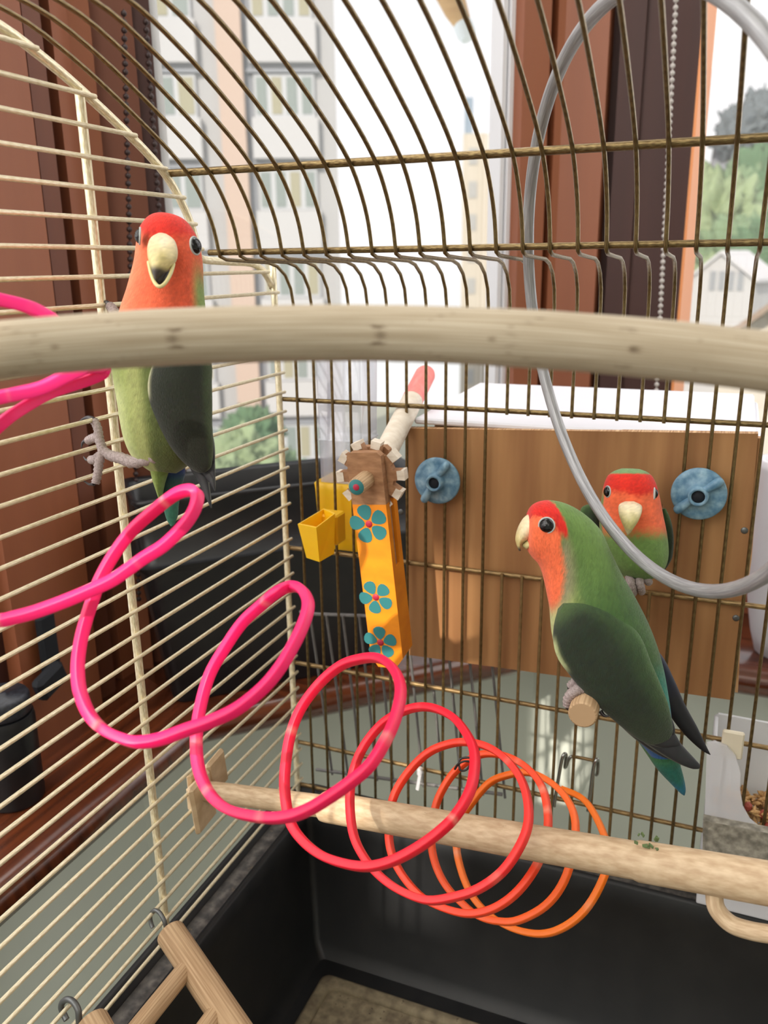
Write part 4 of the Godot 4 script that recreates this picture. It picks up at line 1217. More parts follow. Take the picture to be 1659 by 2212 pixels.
	for i in n:
		rad.append(0.00188)
		var f := float(i) / n
		var c := lin(255, 122, 26).lerp(lin(252, 72, 34), ss(0.02, 0.20, f))
		c = c.lerp(lin(236, 26, 52), ss(0.18, 0.38, f)).lerp(lin(242, 28, 104), ss(0.42, 0.62, f)).lerp(lin(246, 44, 128), ss(0.7, 0.95, f))
		var chalk := ss(0.42, 0.6, noise.get_noise_2d(f * 260.0, 3.0)) * (0.45 if f < 0.9 else 0.2)
		c = c.lerp(lin(244, 196, 170), chalk * 0.7)
		var pc := PackedColorArray()
		for j in 16:
			pc.append(c)
		cols.append(pc)
	var st := begin()
	var rings := tube_rings(path, rad, 16, sect, false, axis)
	ring_grid(st, rings, cols)
	tag(obj("spiral_toy", finish(st, M.coil)), "stretched plastic spiral fading from hot pink to orange across the cage", "bird toy")
	# small wire fastener on the spiral
	st = begin()
	var k0 := Vector3(0.14065, -0.24438, 0.07837)
	tube(st, spline([k0 + Vector3(-0.004, -0.003, 0.003), k0 + Vector3(-0.002, 0.001, 0.004), k0 + Vector3(0.001, 0.003, 0.0035), k0 + Vector3(0.004, 0.002, 0.002), k0 + Vector3(0.002, -0.002, 0.003), k0 + Vector3(-0.001, -0.002, 0.004), k0 + Vector3(-0.002, 0.002, 0.001), k0 + Vector3(0.003, 0.003, -0.001)], 5), 0.0006, 6)
	tag(obj("wire_tie", finish(st, M.claw)), "black twisted wire tie on the spiral near the back wires", "wire tie")
	# painted wooden ratchet hung on the back wires
	var o := thing("ratchet_toy", "orange wooden ratchet rattle painted with teal flowers on the back wires", "rattle")
	var n_dir: Vector3 = Vector3(0.03662, -0.05521, 0.9978)
	var up: Vector3 = Vector3(-0.07703, 0.99535, 0.05791)
	var top := Vector3(0.07971, -0.09152, 0.06029)
	var side := up.cross(n_dir).normalized()
	var xf := Transform3D(Basis(side, up, n_dir), top)
	var hw := 0.0093
	var ln := 0.11535
	var th := 0.0050
	var gap := 0.0065
	# front plate, back plate, joined in the lower half
	for z: float in [0.0, -(th + gap)]:
		st = begin()
		extrude(st, xf * Transform3D(Basis(), Vector3(0, 0, z - th)), [Vector2(-hw, -0.002), Vector2(-hw + 0.002, 0), Vector2(hw - 0.002, 0), Vector2(hw, -0.002), Vector2(hw, -0.0275), Vector2(-hw, -0.0275)], th)
		obj("bare_end", finish(st, M.raw_wood), o)
		st = begin()
		extrude(st, xf * Transform3D(Basis(), Vector3(0, 0, z - th)), [Vector2(-hw, -0.0275), Vector2(hw, -0.0275), Vector2(hw, -ln), Vector2(hw * 0.5, -ln - 0.006), Vector2(-hw * 0.6, -ln - 0.006), Vector2(-hw, -ln)], th)
		obj("painted_plate", finish(st, M.orange_paint), o)
	st = begin()
	extrude(st, xf * Transform3D(Basis(), Vector3(0, 0, -th - gap)), [Vector2(-hw, -ln * 0.55), Vector2(hw, -ln * 0.55), Vector2(hw, -ln), Vector2(hw * 0.5, -ln - 0.006), Vector2(-hw * 0.6, -ln - 0.006), Vector2(-hw, -ln)], gap)
	obj("spacer", finish(st, M.orange_paint), o)
	st = begin()
	box(st, xf * Transform3D(Basis(), Vector3(hw * 0.2, -ln * 0.30, -th - gap * 0.5)), Vector3(hw * 1.4, ln * 0.5, 0.0018), 0.0003)
	obj("tongue", finish(st, M.raw_wood), o)
	# toothed wheel on its axle
	var hub := Vector3(0, -0.014, -th - gap * 0.5)
	st = begin()
	var gear := []
	for i in 10:
		var a := TAU * i / 10.0
		for q: Vector2 in [Vector2(0.0128, -0.20), Vector2(0.0182, -0.12), Vector2(0.0182, 0.16), Vector2(0.0128, 0.24)]:
			gear.append(Vector2.from_angle(a + q.y) * q.x)
	extrude(st, xf * Transform3D(Basis(), hub - Vector3(0, 0, gap * 0.4)), gear, gap * 0.8)
	var wh := obj("wheel", finish(st, M.raw_wood), o)
	for i in 10:
		var a := TAU * i / 10.0
		st = begin()
		extrude(st, xf * Transform3D(Basis(), hub - Vector3(0, 0, gap * 0.44)), [Vector2.from_angle(a - 0.14) * 0.0150, Vector2.from_angle(a - 0.125) * 0.0190, Vector2.from_angle(a + 0.165) * 0.0190, Vector2.from_angle(a + 0.18) * 0.0150], gap * 0.88)
		obj("tooth", finish(st, M.pale_wood), wh)
	st = begin()
	var front := xf * (hub + Vector3(0, 0, 0.0215))
	rod(st, xf * hub, front, 0.0046, 18, 0.0008)
	obj("axle", finish(st, M.dowel), o)
	st = begin()
	lathe(st, frame_at(front, n_dir, up), [Vector2(0.0040, 0.0), Vector2(0.0039, 0.0003), Vector2(0.0002, 0.0003)], 20)
	var cap := obj("teal_cap", finish(st, M.teal), o)
	st = begin()
	lathe(st, frame_at(front + n_dir * 0.0003, n_dir, up), [Vector2(0.0017, 0.0), Vector2(0.0016, 0.0003), Vector2(0.0002, 0.0003)], 16)
	obj("red_dot", finish(st, M.crimson), cap)
	var h0 := xf * (hub - Vector3(0, 0, gap))
	var h2 := Vector3(0.07392, -0.06463, -0.05298)
	st = begin()
	tube(st, PackedVector3Array([h0, h0.lerp(h2, 0.35), h0.lerp(h2, 0.68)]), [0.0062, 0.0063, 0.0062], 20)
	obj("handle", finish(st, M.pale_wood), o)
	st = begin()
	tube(st, PackedVector3Array([h0.lerp(h2, 0.68), h0.lerp(h2, 0.96), h0.lerp(h2, 0.985), h2]), [0.0063, 0.0062, 0.0054, 0.0028], 20)
	obj("handle_tip", finish(st, M.pink_paint), o)
	# flowers painted on the front plate
	for q: Array in [[-0.00127, -0.03808, 0.55, 1.25], [-0.00221, -0.07945, 0.75, 1.12], [-0.00263, -0.10634, 0.30, 1.12]]:
		flower(o, xf * Transform3D(Basis(), Vector3(q[0], q[1], 0.0)), q[2], q[3])
	# wooden ladder propped in the near left corner
	var l := thing("ladder", "small wooden dowel ladder hooked on the left wires in the near corner", "ladder")
	var s0 := Vector3(0.01263, -0.32129, 0.16108)
	var s1 := Vector3(0.08282, -0.34072, 0.19481)
	var off := Vector3(0.00092, 0.00275, 0.05848)
	for i in 2:
		st = begin()
		rod(st, s0 + off * i, s1 + off * i, 0.0073, 20, 0.0014)
		obj("stile", finish(st, M.dowel), l)
	for q: float in [0.26, 0.60, 0.93]:
		var a := s0.lerp(s1, q)
		st = begin()
		rod(st, a, a + off, 0.0046, 14, 0.0005)
		obj("rung", finish(st, M.dowel), l)
	obj("hook", tube_mesh(Array(spline([Vector3(0.01358, -0.32454, 0.16285), Vector3(0.01152, -0.31895, 0.16192), Vector3(0.01004, -0.31493, 0.16124), Vector3(0.0064, -0.3128, 0.1598), Vector3(0.00279, -0.31334, 0.1592), Vector3(0.00015, -0.31727, 0.15928), Vector3(0.00071, -0.32066, 0.16014), Vector3(0.0024, -0.32241, 0.16113)], 5)), 0.0011, M.dull_steel, 8), l)
	obj("hook", tube_mesh(Array(spline([Vector3(0.0126, -0.32253, 0.22235), Vector3(0.0098, -0.31899, 0.22237), Vector3(0.00867, -0.31332, 0.22102), Vector3(0.00534, -0.31166, 0.2196), Vector3(0.00163, -0.31192, 0.21896), Vector3(-0.00171, -0.31435, 0.21885), Vector3(-0.00309, -0.31756, 0.21931), Vector3(-0.00162, -0.32075, 0.21973), Vector3(0.00042, -0.32229, 0.22051)], 5)), 0.0014, M.dull_steel, 8), l)

func flower(parent: Node, xf: Transform3D, turn: float, size: float) -> void:
	for i in 5:
		var a := turn + TAU * i / 5.0
		var d := Vector2.from_angle(a)
		var n := d.orthogonal()
		var pet := []
		for k in 14:
			var b := TAU * k / 14.0
			var u := 0.0052 + cos(b) * 0.0034
			var v := sin(b) * 0.0030 * (1.0 + 0.35 * cos(b))
			pet.append((d * u + n * v) * size)
		var st := begin()
		extrude(st, xf, pet, 0.00025)
		obj("petal", finish(st, M.teal), parent)
	var st2 := begin()
	lathe(st2, frame_at(xf.origin, xf.basis.z, xf.basis.y), [Vector2(0.0019, 0.0), Vector2(0.0018, 0.0004), Vector2(0.0002, 0.0004)], 14)
	obj("flower_centre", finish(st2, M.crimson), parent)

# ---------- perches ----------
func perches() -> void:
	# thick bowed wooden perch close to the camera
	var path := spline([Vector3(0.06659, -0.02028, 0.32133), Vector3(0.09075, -0.01826, 0.31076), Vector3(0.10796, -0.01644, 0.30087), Vector3(0.13051, -0.01502, 0.28778), Vector3(0.1545, -0.01463, 0.27555), Vector3(0.17609, -0.01481, 0.26675), Vector3(0.20068, -0.01564, 0.26143), Vector3(0.22626, -0.01728, 0.25708), Vector3(0.25394, -0.02007, 0.25337), Vector3(0.27442, -0.02318, 0.25047), Vector3(0.2983, -0.0277, 0.24887)], 8)
	var st := begin()
	var rad := []
	for i in path.size():
		rad.append(0.0061 + 0.00012 * noise.get_noise_1d(i * 0.23))
	tube(st, path, rad, 40)
	tag(obj("wooden_perch", finish(st, M.big_dowel)), "thick pale bowed wooden perch crossing the whole picture close up", "perch")
	# round hoop hanging in the cage
	var hc := Vector3(0.2154, -0.01876, 0.11704)
	var hu := Vector3(0.57387, 0, 0.81895)
	var hv := Vector3(0.12689, -0.98792, -0.08892)
	var pts := []
	for i in 120:
		pts.append(hc + (hu * cos(TAU * i / 120.0) + hv * sin(TAU * i / 120.0)) * 0.10260)
	st = begin()
	tube(st, PackedVector3Array(pts), 0.0026, 20, true)
	tag(obj("swing_hoop", finish(st, M.grey_hoop)), "grey round swing hoop in front of the nest box", "swing")
	# telescopic plastic perch clamped on the left wires
	var p := thing("plastic_perch", "beige telescopic plastic perch from the left wires through the pink spiral", "perch")
	var a := Vector3(-0.00019, -0.2754, 0.11001)
	var b := Vector3(0.07865, -0.26192, 0.11505)
	var e := Vector3(0.27805, -0.22145, 0.14765)
	var far := e + (e - b) * 0.25
	st = begin()
	rod(st, a, b, 0.0056, 24, 0.0004)
	obj("inner_tube", finish(st, M.beige_plastic), p)
	st = begin()
	var b1 := b.lerp(e, 0.012)
	tube(st, PackedVector3Array([b.lerp(a, 0.02), b, b1, b.lerp(e, 0.4), b.lerp(e, 0.76), b.lerp(e, 0.77), e, far]), [0.0060, 0.0073, 0.0075, 0.0075, 0.0074, 0.0080, 0.0080, 0.0080], 28)
	obj("outer_tube", finish(st, M.beige_plastic), p)
	var dir := (b - a).normalized()
	for q: Array in [[0.0, 0.0]]:
		st = begin()
		var cx := frame_at(a + Vector3(0.001, -0.001, 0.0), Vector3.UP, Vector3.RIGHT)
		cx = Transform3D(Basis(Vector3.RIGHT, 0.0), a)
		box(st, Transform3D(Basis(Vector3.RIGHT, 0.12), Vector3(0.0035, -0.27985, 0.11297)), Vector3(0.0036, 0.0315, 0.0190), 0.0017)
		box(st, Transform3D(Basis(Vector3.RIGHT, 0.12), Vector3(0.0025, -0.27192, 0.09631)), Vector3(0.0036, 0.0225, 0.0170), 0.0017)
		box(st, Transform3D(Basis(Vector3.UP, 0.05), a + Vector3(-0.0005, 0.0, -0.002)), Vector3(0.0036, 0.014, 0.024), 0.0012)
		box(st, Transform3D(Basis(Vector3.UP, 0.05), Vector3(-0.004, -0.27289, 0.10671)), Vector3(0.0030, 0.018, 0.016), 0.0014)
		obj("wire_clamp", finish(st, M.beige_block), p)
	st = begin()
	tube(st, spline([Vector3(0.26015, -0.22577, 0.1451), Vector3(0.26037, -0.23118, 0.14674), Vector3(0.26177, -0.23672, 0.14906), Vector3(0.26702, -0.24008, 0.15135), Vector3(0.27363, -0.23886, 0.15389), Vector3(0.28037, -0.23643, 0.15598), Vector3(0.29388, -0.23113, 0.16002)], 6), 0.0033, 18)
	var el := obj("elbow_tube", finish(st, M.beige_plastic), p)
	st = begin()
	tube(st, PackedVector3Array([Vector3(0.2601, -0.22357, 0.14443), Vector3(0.26024, -0.22662, 0.14534), Vector3(0.26024, -0.22831, 0.14588)]), [0.0043, 0.0043, 0.0038], 18)
	obj("collar", finish(st, M.beige_plastic), el)
	# droppings and a scrap of green on the perch
	for q: Array in [[Vector3(0.2346, -0.22207, 0.13976), Vector3(0.0042, 0.0012, 0.003), mat(rgb8(86, 104, 62), 0.8)]]:
		st = begin()
		for i in 9:
			var k := Vector3(sin(i * 2.4) * q[1].x, 0.0006 + 0.0004 * (i % 3), cos(i * 3.1) * q[1].z)
			box(st, Transform3D(Basis.from_euler(Vector3(i, i * 1.7, i * 0.6)), q[0] + k), Vector3(0.0022, 0.0006, 0.0012), 0.0001)
		tag(obj("leaf_crumbs", finish(st, q[2])), "crumbled green leaf bits on the beige perch", "leaf crumbs").set_meta("kind", "stuff")
	for q: Array in [[Vector3(0.17797, -0.2371, 0.13286), 0.6]]:
		st = begin()
		tube(st, PackedVector3Array([q[0] + Vector3(-0.002, -0.0016, 0.001), q[0], q[0] + Vector3(0.0022, 0.0022, 0.0)]), [0.0006, 0.0013, 0.0007], 8)
		tag(obj("dropping", finish(st, textured(streaks(rgb8(236, 230, 214), rgb8(50, 52, 44), 0.2, 0.2, 61), 0.8, Vector3.ONE * 60.0))), "black and white dropping stuck on the front of the beige perch", "dropping")
	# short wooden peg from the back wires, on which the right bird sits
	st = begin()
	rod(st, Vector3(0.20451, -0.17816, 0.12684), Vector3(0.20251, -0.17416, -0.003), 0.0059, 28, 0.0007)
	tag(obj("wooden_peg", finish(st, M.dowel)), "short round wooden peg under the perched bird's feet", "perch")

# ---------- feeders ----------
func feeders() -> void:
	var y := thing("water_feeder", "clear and yellow plastic drinker on the back wires beside the corner", "drinker")
	var o := Vector3(0.03514, -0.12852, -0.0035)
	var xf := Transform3D(Basis(), o + Vector3(0, 0, -0.016))
	# clear reservoir in two sections
	var st := begin()
	stack(st, xf, [[-0.006, 0.0140, 0.0125, 0.002], [0.026, 0.0142, 0.0125, 0.002], [0.0265, 0.0150, 0.0133, 0.002], [0.0272, 0.0150, 0.0133, 0.002], [0.0279, 0.0142, 0.0125, 0.002], [0.080, 0.0150, 0.0130, 0.002], [0.0805, 0.0135, 0.012, 0.002]])
	obj("reservoir", finish(st, M.clear), y)
	st = begin()
	stack(st, xf, [[-0.0036, 0.0128, 0.0113, 0.002], [0.0150, 0.0130, 0.0113, 0.002]])
	var water := mat(Color(0.90, 0.94, 0.96, 0.12), 0.02)
	water.transparency = BaseMaterial3D.TRANSPARENCY_ALPHA
	obj("water", finish(st, water), y)
	st = begin()
	stack(st, xf, [[-0.0420, 0.0150, 0.0125, 0.002], [-0.0405, 0.0160, 0.0133, 0.002], [-0.004, 0.0172, 0.0145, 0.002], [0.0, 0.0176, 0.0148, 0.002], [0.001, 0.0168, 0.014, 0.002], [-0.006, 0.0158, 0.0132, 0.002]])
	obj("holder", finish(st, M.yellow), y)
	# drinking cup that pokes in between two wires
	st = begin()
	flat(st)
	var c := [Vector3(0.03306, -0.13822, 0.04586), Vector3(0.04713, -0.13732, 0.05107), Vector3(0.05174, -0.13282, 0.03647), Vector3(0.03716, -0.13559, 0.0208)]
	var cl := [Vector3(0.0367, -0.15824, 0.04399), Vector3(0.04667, -0.1582, 0.04777), Vector3(0.05092, -0.15618, 0.0375), Vector3(0.03906, -0.15882, 0.02517)]
	var inner := []
	var bott := []
	var mid: Vector3 = (c[0] + c[1] + c[2] + c[3]) / 4.0
	for i in 4:
		inner.append(c[i].lerp(mid, 0.10))
		bott.append(cl[i].lerp(c[i], 0.35).lerp(mid, 0.12))
	for i in 4:
		var n := (i + 1) % 4
		quad(st, cl[i], cl[n], c[n], c[i])
		quad(st, c[i], c[n], inner[n], inner[i])
		quad(st, inner[i], inner[n], bott[n], bott[i])
	quad(st, cl[3], cl[2], cl[1], cl[0])
	quad(st, bott[0], bott[1], bott[2], bott[3])
	obj("cup", finish(st, M.yellow), y)
	st = begin()
	box(st, frame_at((c[3] + cl[3]) / 2.0 + Vector3(0.002, 0.0, -0.004), Vector3.UP, Vector3.BACK), Vector3(0.014, 0.018, 0.012), 0.001)
	obj("spout", finish(st, M.yellow), y)
	# clear seed hopper at the right
	var s := thing("seed_feeder", "clear plastic seed feeder on the back wires at the bottom right", "feeder")
	var x0 := 0.2575
	var x1 := 0.345
	st = begin()
	extrude(st, Transform3D(Basis(), Vector3(0, 0, -0.030)), [Vector2(x0, -0.340), Vector2(x1, -0.340), Vector2(x1, -0.251), Vector2(x0 + 0.002, -0.2495), Vector2(x0, -0.252)], 0.002)
	obj("back_plate", finish(st, M.frosted), s)
	st = begin()
	# curved cheek plate, an S from the top down to the trough lip
	var cheek := [Vector2(0.25773, -0.2992), Vector2(0.25448, -0.24999), Vector2(0.25854, -0.24853), Vector2(0.26443, -0.24974), Vector2(0.26928, -0.25482), Vector2(0.27247, -0.26397), Vector2(0.27358, -0.27513), Vector2(0.27592, -0.28466), Vector2(0.28007, -0.29144), Vector2(0.28625, -0.29562), Vector2(0.29681, -0.29855), Vector2(0.32131, -0.29974), Vector2(0.32187, -0.3042)]
	extrude(st, Transform3D(Basis(), Vector3(0, 0, 0.004)), cheek, 0.0022)
	obj("front_plate", finish(st, M.frosted), s)
	st = begin()
	extrude(st, Transform3D(Basis(), Vector3(0, 0, 0.006)), [Vector2(0.25673, -0.29354), Vector2(0.28924, -0.29289), Vector2(0.32022, -0.29506), Vector2(0.32549, -0.33767), Vector2(0.25919, -0.32927)], 0.006)
	obj("trough_front", finish(st, M.trough), s)
	st = begin()
	box(st, Transform3D(Basis(), Vector3(x0 + 0.001, -0.295, -0.012)), Vector3(0.0022, 0.088, 0.036), 0.0006)
	obj("side_plate", finish(st, M.frosted), s)
	st = begin()
	box(st, Transform3D(Basis(Vector3.RIGHT, -0.25), Vector3((x0 + x1) / 2.0, -0.318, 0.012)), Vector3(x1 - x0, 0.0022, 0.020), 0.0006)
	box(st, Transform3D(Basis(), Vector3((x0 + x1) / 2.0, -0.330, 0.0195)), Vector3(x1 - x0, 0.022, 0.0022), 0.0006)
	box(st, Transform3D(Basis(), Vector3((x0 + x1) / 2.0, -0.340, -0.005)), Vector3(x1 - x0, 0.002, 0.05), 0.0006)
	obj("trough", finish(st, M.frosted), s)
	st = begin()
	box(st, Transform3D(Basis(), Vector3(0.26717, -0.25005, 0.002)), Vector3(0.011, 0.016, 0.003), 0.0008)
	obj("clip_tab", finish(st, mat(rgb8(222, 212, 190), 0.5)), s)
	# seeds
	var rng := RandomNumberGenerator.new()
	rng.seed = 5
	st = begin()
	for i in 420:
		var q := Vector3(lerpf(x0 + 0.006, x1 - 0.004, rng.randf()), 0, lerpf(-0.024, -0.001, rng.randf()))
		q.y = -0.300 + rng.randf() * 0.012 - absf(q.z + 0.012) * 0.2
		var dir := Vector3(rng.randf() - 0.5, (rng.randf() - 0.5) * 0.5, rng.randf() - 0.5).normalized() * 0.0034
		tube(st, PackedVector3Array([q - dir, q - dir * 0.4, q + dir * 0.4, q + dir]), [0.0002, 0.0011, 0.0011, 0.0002], 6)
	var sd := obj("seeds", finish(st, M.seed))
	tag(sd, "heap of pale husked seeds in the clear feeder", "seeds")
	sd.set_meta("kind", "stuff")
	st = begin()
	for q: Vector3 in [Vector3(0.287, -0.2925, -0.004), Vector3(0.294, -0.2935, -0.002), Vector3(0.279, -0.2905, -0.005), Vector3(0.290, -0.297, 0.0), Vector3(0.299, -0.291, -0.008)]:
		box(st, Transform3D(Basis.from_euler(q * 400.0), q), Vector3(0.005, 0.004, 0.005), 0.0014)
	var pl := obj("pellets", finish(st, M.seed_red))
	tag(pl, "reddish brown feed pellets lying on the seeds", "feed pellets")
	pl.set_meta("kind", "stuff")

# ---------- the three birds ----------
func birds() -> void:
	var to_cam: Vector3 = Vector3(0.36422, 0.28291, 0.8873)
	noise.seed = 77
	noise.frequency = 1.0
	noise.fractal_octaves = 2
	# 1: perched on the peg, in profile
	var b := thing("lovebird", "green lovebird with orange-red face perched on the peg, seen from the side", "bird", "lovebirds in the cage")
	obj("body", loft_mesh([[Vector3(0.17142, -0.10851, 0.09455), Vector3(0.172, -0.11428, 0.09615), 0.0050], [Vector3(0.17231, -0.10257, 0.09229), Vector3(0.17311, -0.11987, 0.09748), 0.0102], [Vector3(0.17576, -0.09992, 0.09003), Vector3(0.1755, -0.12336, 0.09761), 0.0125], [Vector3(0.18129, -0.09961, 0.08766), Vector3(0.17798, -0.12588, 0.0974), 0.0134], [Vector3(0.18799, -0.10162, 0.08555), Vector3(0.18004, -0.12975, 0.09779), 0.0138], [Vector3(0.19491, -0.10593, 0.08409), Vector3(0.18161, -0.13438, 0.09862), 0.0138], [Vector3(0.20128, -0.11216, 0.08346), Vector3(0.18302, -0.1392, 0.09957), 0.0142], [Vector3(0.20583, -0.12048, 0.08424), Vector3(0.18447, -0.14441, 0.10064), 0.0155], [Vector3(0.2108, -0.12938, 0.08504), Vector3(0.18566, -0.15076, 0.10218), 0.0178], [Vector3(0.21717, -0.13926, 0.08558), Vector3(0.187, -0.15673, 0.10353), 0.0195], [Vector3(0.22343, -0.1499, 0.0864), Vector3(0.18899, -0.16175, 0.10432), 0.0200], [Vector3(0.2283, -0.16017, 0.08711), Vector3(0.19314, -0.16895, 0.10434), 0.0180], [Vector3(0.23179, -0.16992, 0.08766), Vector3(0.1994, -0.1776, 0.1034), 0.0155], [Vector3(0.23457, -0.18033, 0.08815), Vector3(0.20749, -0.18637, 0.10119), 0.0120], [Vector3(0.23701, -0.19056, 0.08928), Vector3(0.21621, -0.19456, 0.09909), 0.0090], [Vector3(0.23875, -0.19975, 0.09262), Vector3(0.22552, -0.20209, 0.0988), 0.0075], [Vector3(0.24011, -0.20846, 0.09372), Vector3(0.23095, -0.20873, 0.09756), 0.0050]], to_cam, 150, 96, "perched", M.feather), b)
	obj("tail", loft_mesh([[Vector3(0.23786, -0.19985, 0.09077), Vector3(0.22368, -0.20103, 0.09696), 0.0060], [Vector3(0.24044, -0.20764, 0.09106), Vector3(0.22886, -0.20866, 0.09615), 0.0050], [Vector3(0.24335, -0.2147, 0.091), Vector3(0.23402, -0.21595, 0.09522), 0.0035], [Vector3(0.24544, -0.22119, 0.09108), Vector3(0.23989, -0.22249, 0.09377), 0.0022], [Vector3(0.24641, -0.22513, 0.09194), Vector3(0.24408, -0.22647, 0.09332), 0.0014], [Vector3(0.24626, -0.22748, 0.09275), Vector3(0.24571, -0.22767, 0.09303), 0.0006]], to_cam, 40, 24, "tail", M.feather), b)
	obj("far_wing", loft_mesh([[Vector3(0.22483, -0.16421, 0.07574), Vector3(0.22387, -0.16619, 0.07676), 0.0030], [Vector3(0.23125, -0.17171, 0.07436), Vector3(0.22779, -0.17565, 0.07704), 0.0035], [Vector3(0.23705, -0.18223, 0.07421), Vector3(0.23118, -0.18735, 0.07825), 0.0030], [Vector3(0.24253, -0.1927, 0.0753), Vector3(0.23617, -0.19662, 0.07916), 0.0025], [Vector3(0.24852, -0.20237, 0.07592), Vector3(0.24343, -0.20551, 0.07901), 0.0020], [Vector3(0.25323, -0.21083, 0.07669), Vector3(0.25064, -0.212, 0.07812), 0.0012], [Vector3(0.25533, -0.21446, 0.07698), Vector3(0.25475, -0.21445, 0.07722), 0.0005]], to_cam, 40, 24, "navy", M.quill), b)
	for q: Array in [[[Vector3(0.23224, -0.18655, 0.10066), Vector3(0.21583, -0.1869, 0.10751), 0.0022], [Vector3(0.23839, -0.19325, 0.10028), Vector3(0.2249, -0.19534, 0.10648), 0.0022], [Vector3(0.24376, -0.19937, 0.10003), Vector3(0.23374, -0.20151, 0.10482), 0.0020], [Vector3(0.24864, -0.20435, 0.09961), Vector3(0.24188, -0.20616, 0.10296), 0.0016], [Vector3(0.2511, -0.20703, 0.09946), Vector3(0.24759, -0.2085, 0.10136), 0.0010], [Vector3(0.25105, -0.20836, 0.0999), Vector3(0.25017, -0.20872, 0.10037), 0.0005]], [[Vector3(0.23458, -0.18685, 0.10127), Vector3(0.2189, -0.18853, 0.10824), 0.0018], [Vector3(0.23934, -0.19256, 0.10114), Vector3(0.22691, -0.1958, 0.10727), 0.0018], [Vector3(0.24168, -0.19599, 0.10126), Vector3(0.23453, -0.1991, 0.10519), 0.0014], [Vector3(0.2426, -0.19788, 0.10149), Vector3(0.23998, -0.19898, 0.10292), 0.0006]], [[Vector3(0.2288, -0.19002, 0.10172), Vector3(0.21425, -0.18756, 0.10691), 0.0018], [Vector3(0.23304, -0.19577, 0.10181), Vector3(0.22116, -0.19429, 0.10622), 0.0018], [Vector3(0.23719, -0.20058, 0.10164), Vector3(0.22832, -0.19989, 0.10506), 0.0015], [Vector3(0.24163, -0.20462, 0.10111), Vector3(0.23535, -0.20416, 0.10354), 0.0010], [Vector3(0.24362, -0.20616, 0.10078), Vector3(0.24254, -0.20634, 0.10129), 0.0005]], [[Vector3(0.23595, -0.18383, 0.10019), Vector3(0.22914, -0.19033, 0.10506), 0.0015], [Vector3(0.23853, -0.18782, 0.10041), Vector3(0.23341, -0.19302, 0.10417), 0.0015], [Vector3(0.23978, -0.19122, 0.10098), Vector3(0.2368, -0.1942, 0.10315), 0.0012], [Vector3(0.23982, -0.19348, 0.10168), Vector3(0.23862, -0.19422, 0.10241), 0.0005]]]:
		obj("flight_feather", loft_mesh(q, to_cam, 24, 20, "quill", M.quill), b)
	obj("wing", loft_mesh([[Vector3(0.19112, -0.13828, 0.10779), Vector3(0.18947, -0.14161, 0.10953), 0.0030], [Vector3(0.1999, -0.13612, 0.10575), Vector3(0.18893, -0.14656, 0.11358), 0.0062], [Vector3(0.20891, -0.13806, 0.10436), Vector3(0.18971, -0.15296, 0.117), 0.0078], [Vector3(0.21759, -0.14388, 0.10322), Vector3(0.1922, -0.15905, 0.11848), 0.0080], [Vector3(0.22357, -0.1509, 0.10413), Vector3(0.19745, -0.1651, 0.11938), 0.0078], [Vector3(0.2276, -0.15923, 0.10513), Vector3(0.20345, -0.1718, 0.11905), 0.0074], [Vector3(0.23179, -0.1678, 0.10558), Vector3(0.21025, -0.17839, 0.1178), 0.0066], [Vector3(0.23576, -0.17715, 0.10468), Vector3(0.21748, -0.18581, 0.11494), 0.0055], [Vector3(0.23823, -0.18635, 0.10321), Vector3(0.22465, -0.19309, 0.11094), 0.0040], [Vector3(0.239, -0.19191, 0.10242), Vector3(0.23026, -0.19706, 0.10765), 0.0020], [Vector3(0.23803, -0.19491, 0.10377), Vector3(0.2344, -0.19674, 0.10585), 0.0006]], to_cam, 90, 56, "wing", M.feather), b)
	obj("beak", loft_mesh([[Vector3(0.172, -0.10506, 0.09321), Vector3(0.17393, -0.11508, 0.09561), 0.0062], [Vector3(0.16997, -0.10696, 0.09465), Vector3(0.17289, -0.11583, 0.09628), 0.0062], [Vector3(0.16831, -0.11078, 0.09655), Vector3(0.17148, -0.11658, 0.0971), 0.0052], [Vector3(0.16778, -0.1148, 0.09805), Vector3(0.17026, -0.11733, 0.09784), 0.0040], [Vector3(0.16846, -0.11789, 0.09875), Vector3(0.17001, -0.11848, 0.09831), 0.0026], [Vector3(0.16964, -0.1204, 0.09907), Vector3(0.17038, -0.12041, 0.09877), 0.0008]], to_cam, 40, 28, "beak", M.beak), b)
	obj("lower_beak", loft_mesh([[Vector3(0.17389, -0.11469, 0.09551), Vector3(0.17361, -0.1193, 0.09709), 0.0048], [Vector3(0.17234, -0.11582, 0.09651), Vector3(0.17254, -0.11967, 0.09765), 0.0042], [Vector3(0.171, -0.11734, 0.09754), Vector3(0.17155, -0.11908, 0.09787), 0.0022], [Vector3(0.17071, -0.11811, 0.0979), Vector3(0.17095, -0.11869, 0.09799), 0.0006]], to_cam, 16, 20, "", M.beak_low), b)
	eye(b, Vector3(0.18203, -0.10621, 0.10355), to_cam + Vector3(-0.32423, 0.00418, 0.13175), 0.0031)
	var st := begin()
	toe(st, [Vector3(0.20682, -0.17174, 0.11145), Vector3(0.20256, -0.17086, 0.11743), Vector3(0.19963, -0.17181, 0.12006), Vector3(0.19746, -0.17536, 0.11983), Vector3(0.19712, -0.17933, 0.11898)], 0.0026, 0.0019)
	toe(st, [Vector3(0.20532, -0.17197, 0.10538), Vector3(0.20079, -0.17257, 0.10856), Vector3(0.19793, -0.17329, 0.10996), Vector3(0.19648, -0.17527, 0.11006)], 0.0026, 0.0019)
	var ft := obj("foot", finish(st, M.foot), b)
	st = begin()
	claw(st, [Vector3(0.19701, -0.17821, 0.11867), Vector3(0.19682, -0.17989, 0.11928), Vector3(0.19807, -0.18158, 0.11931)], 0.0015)
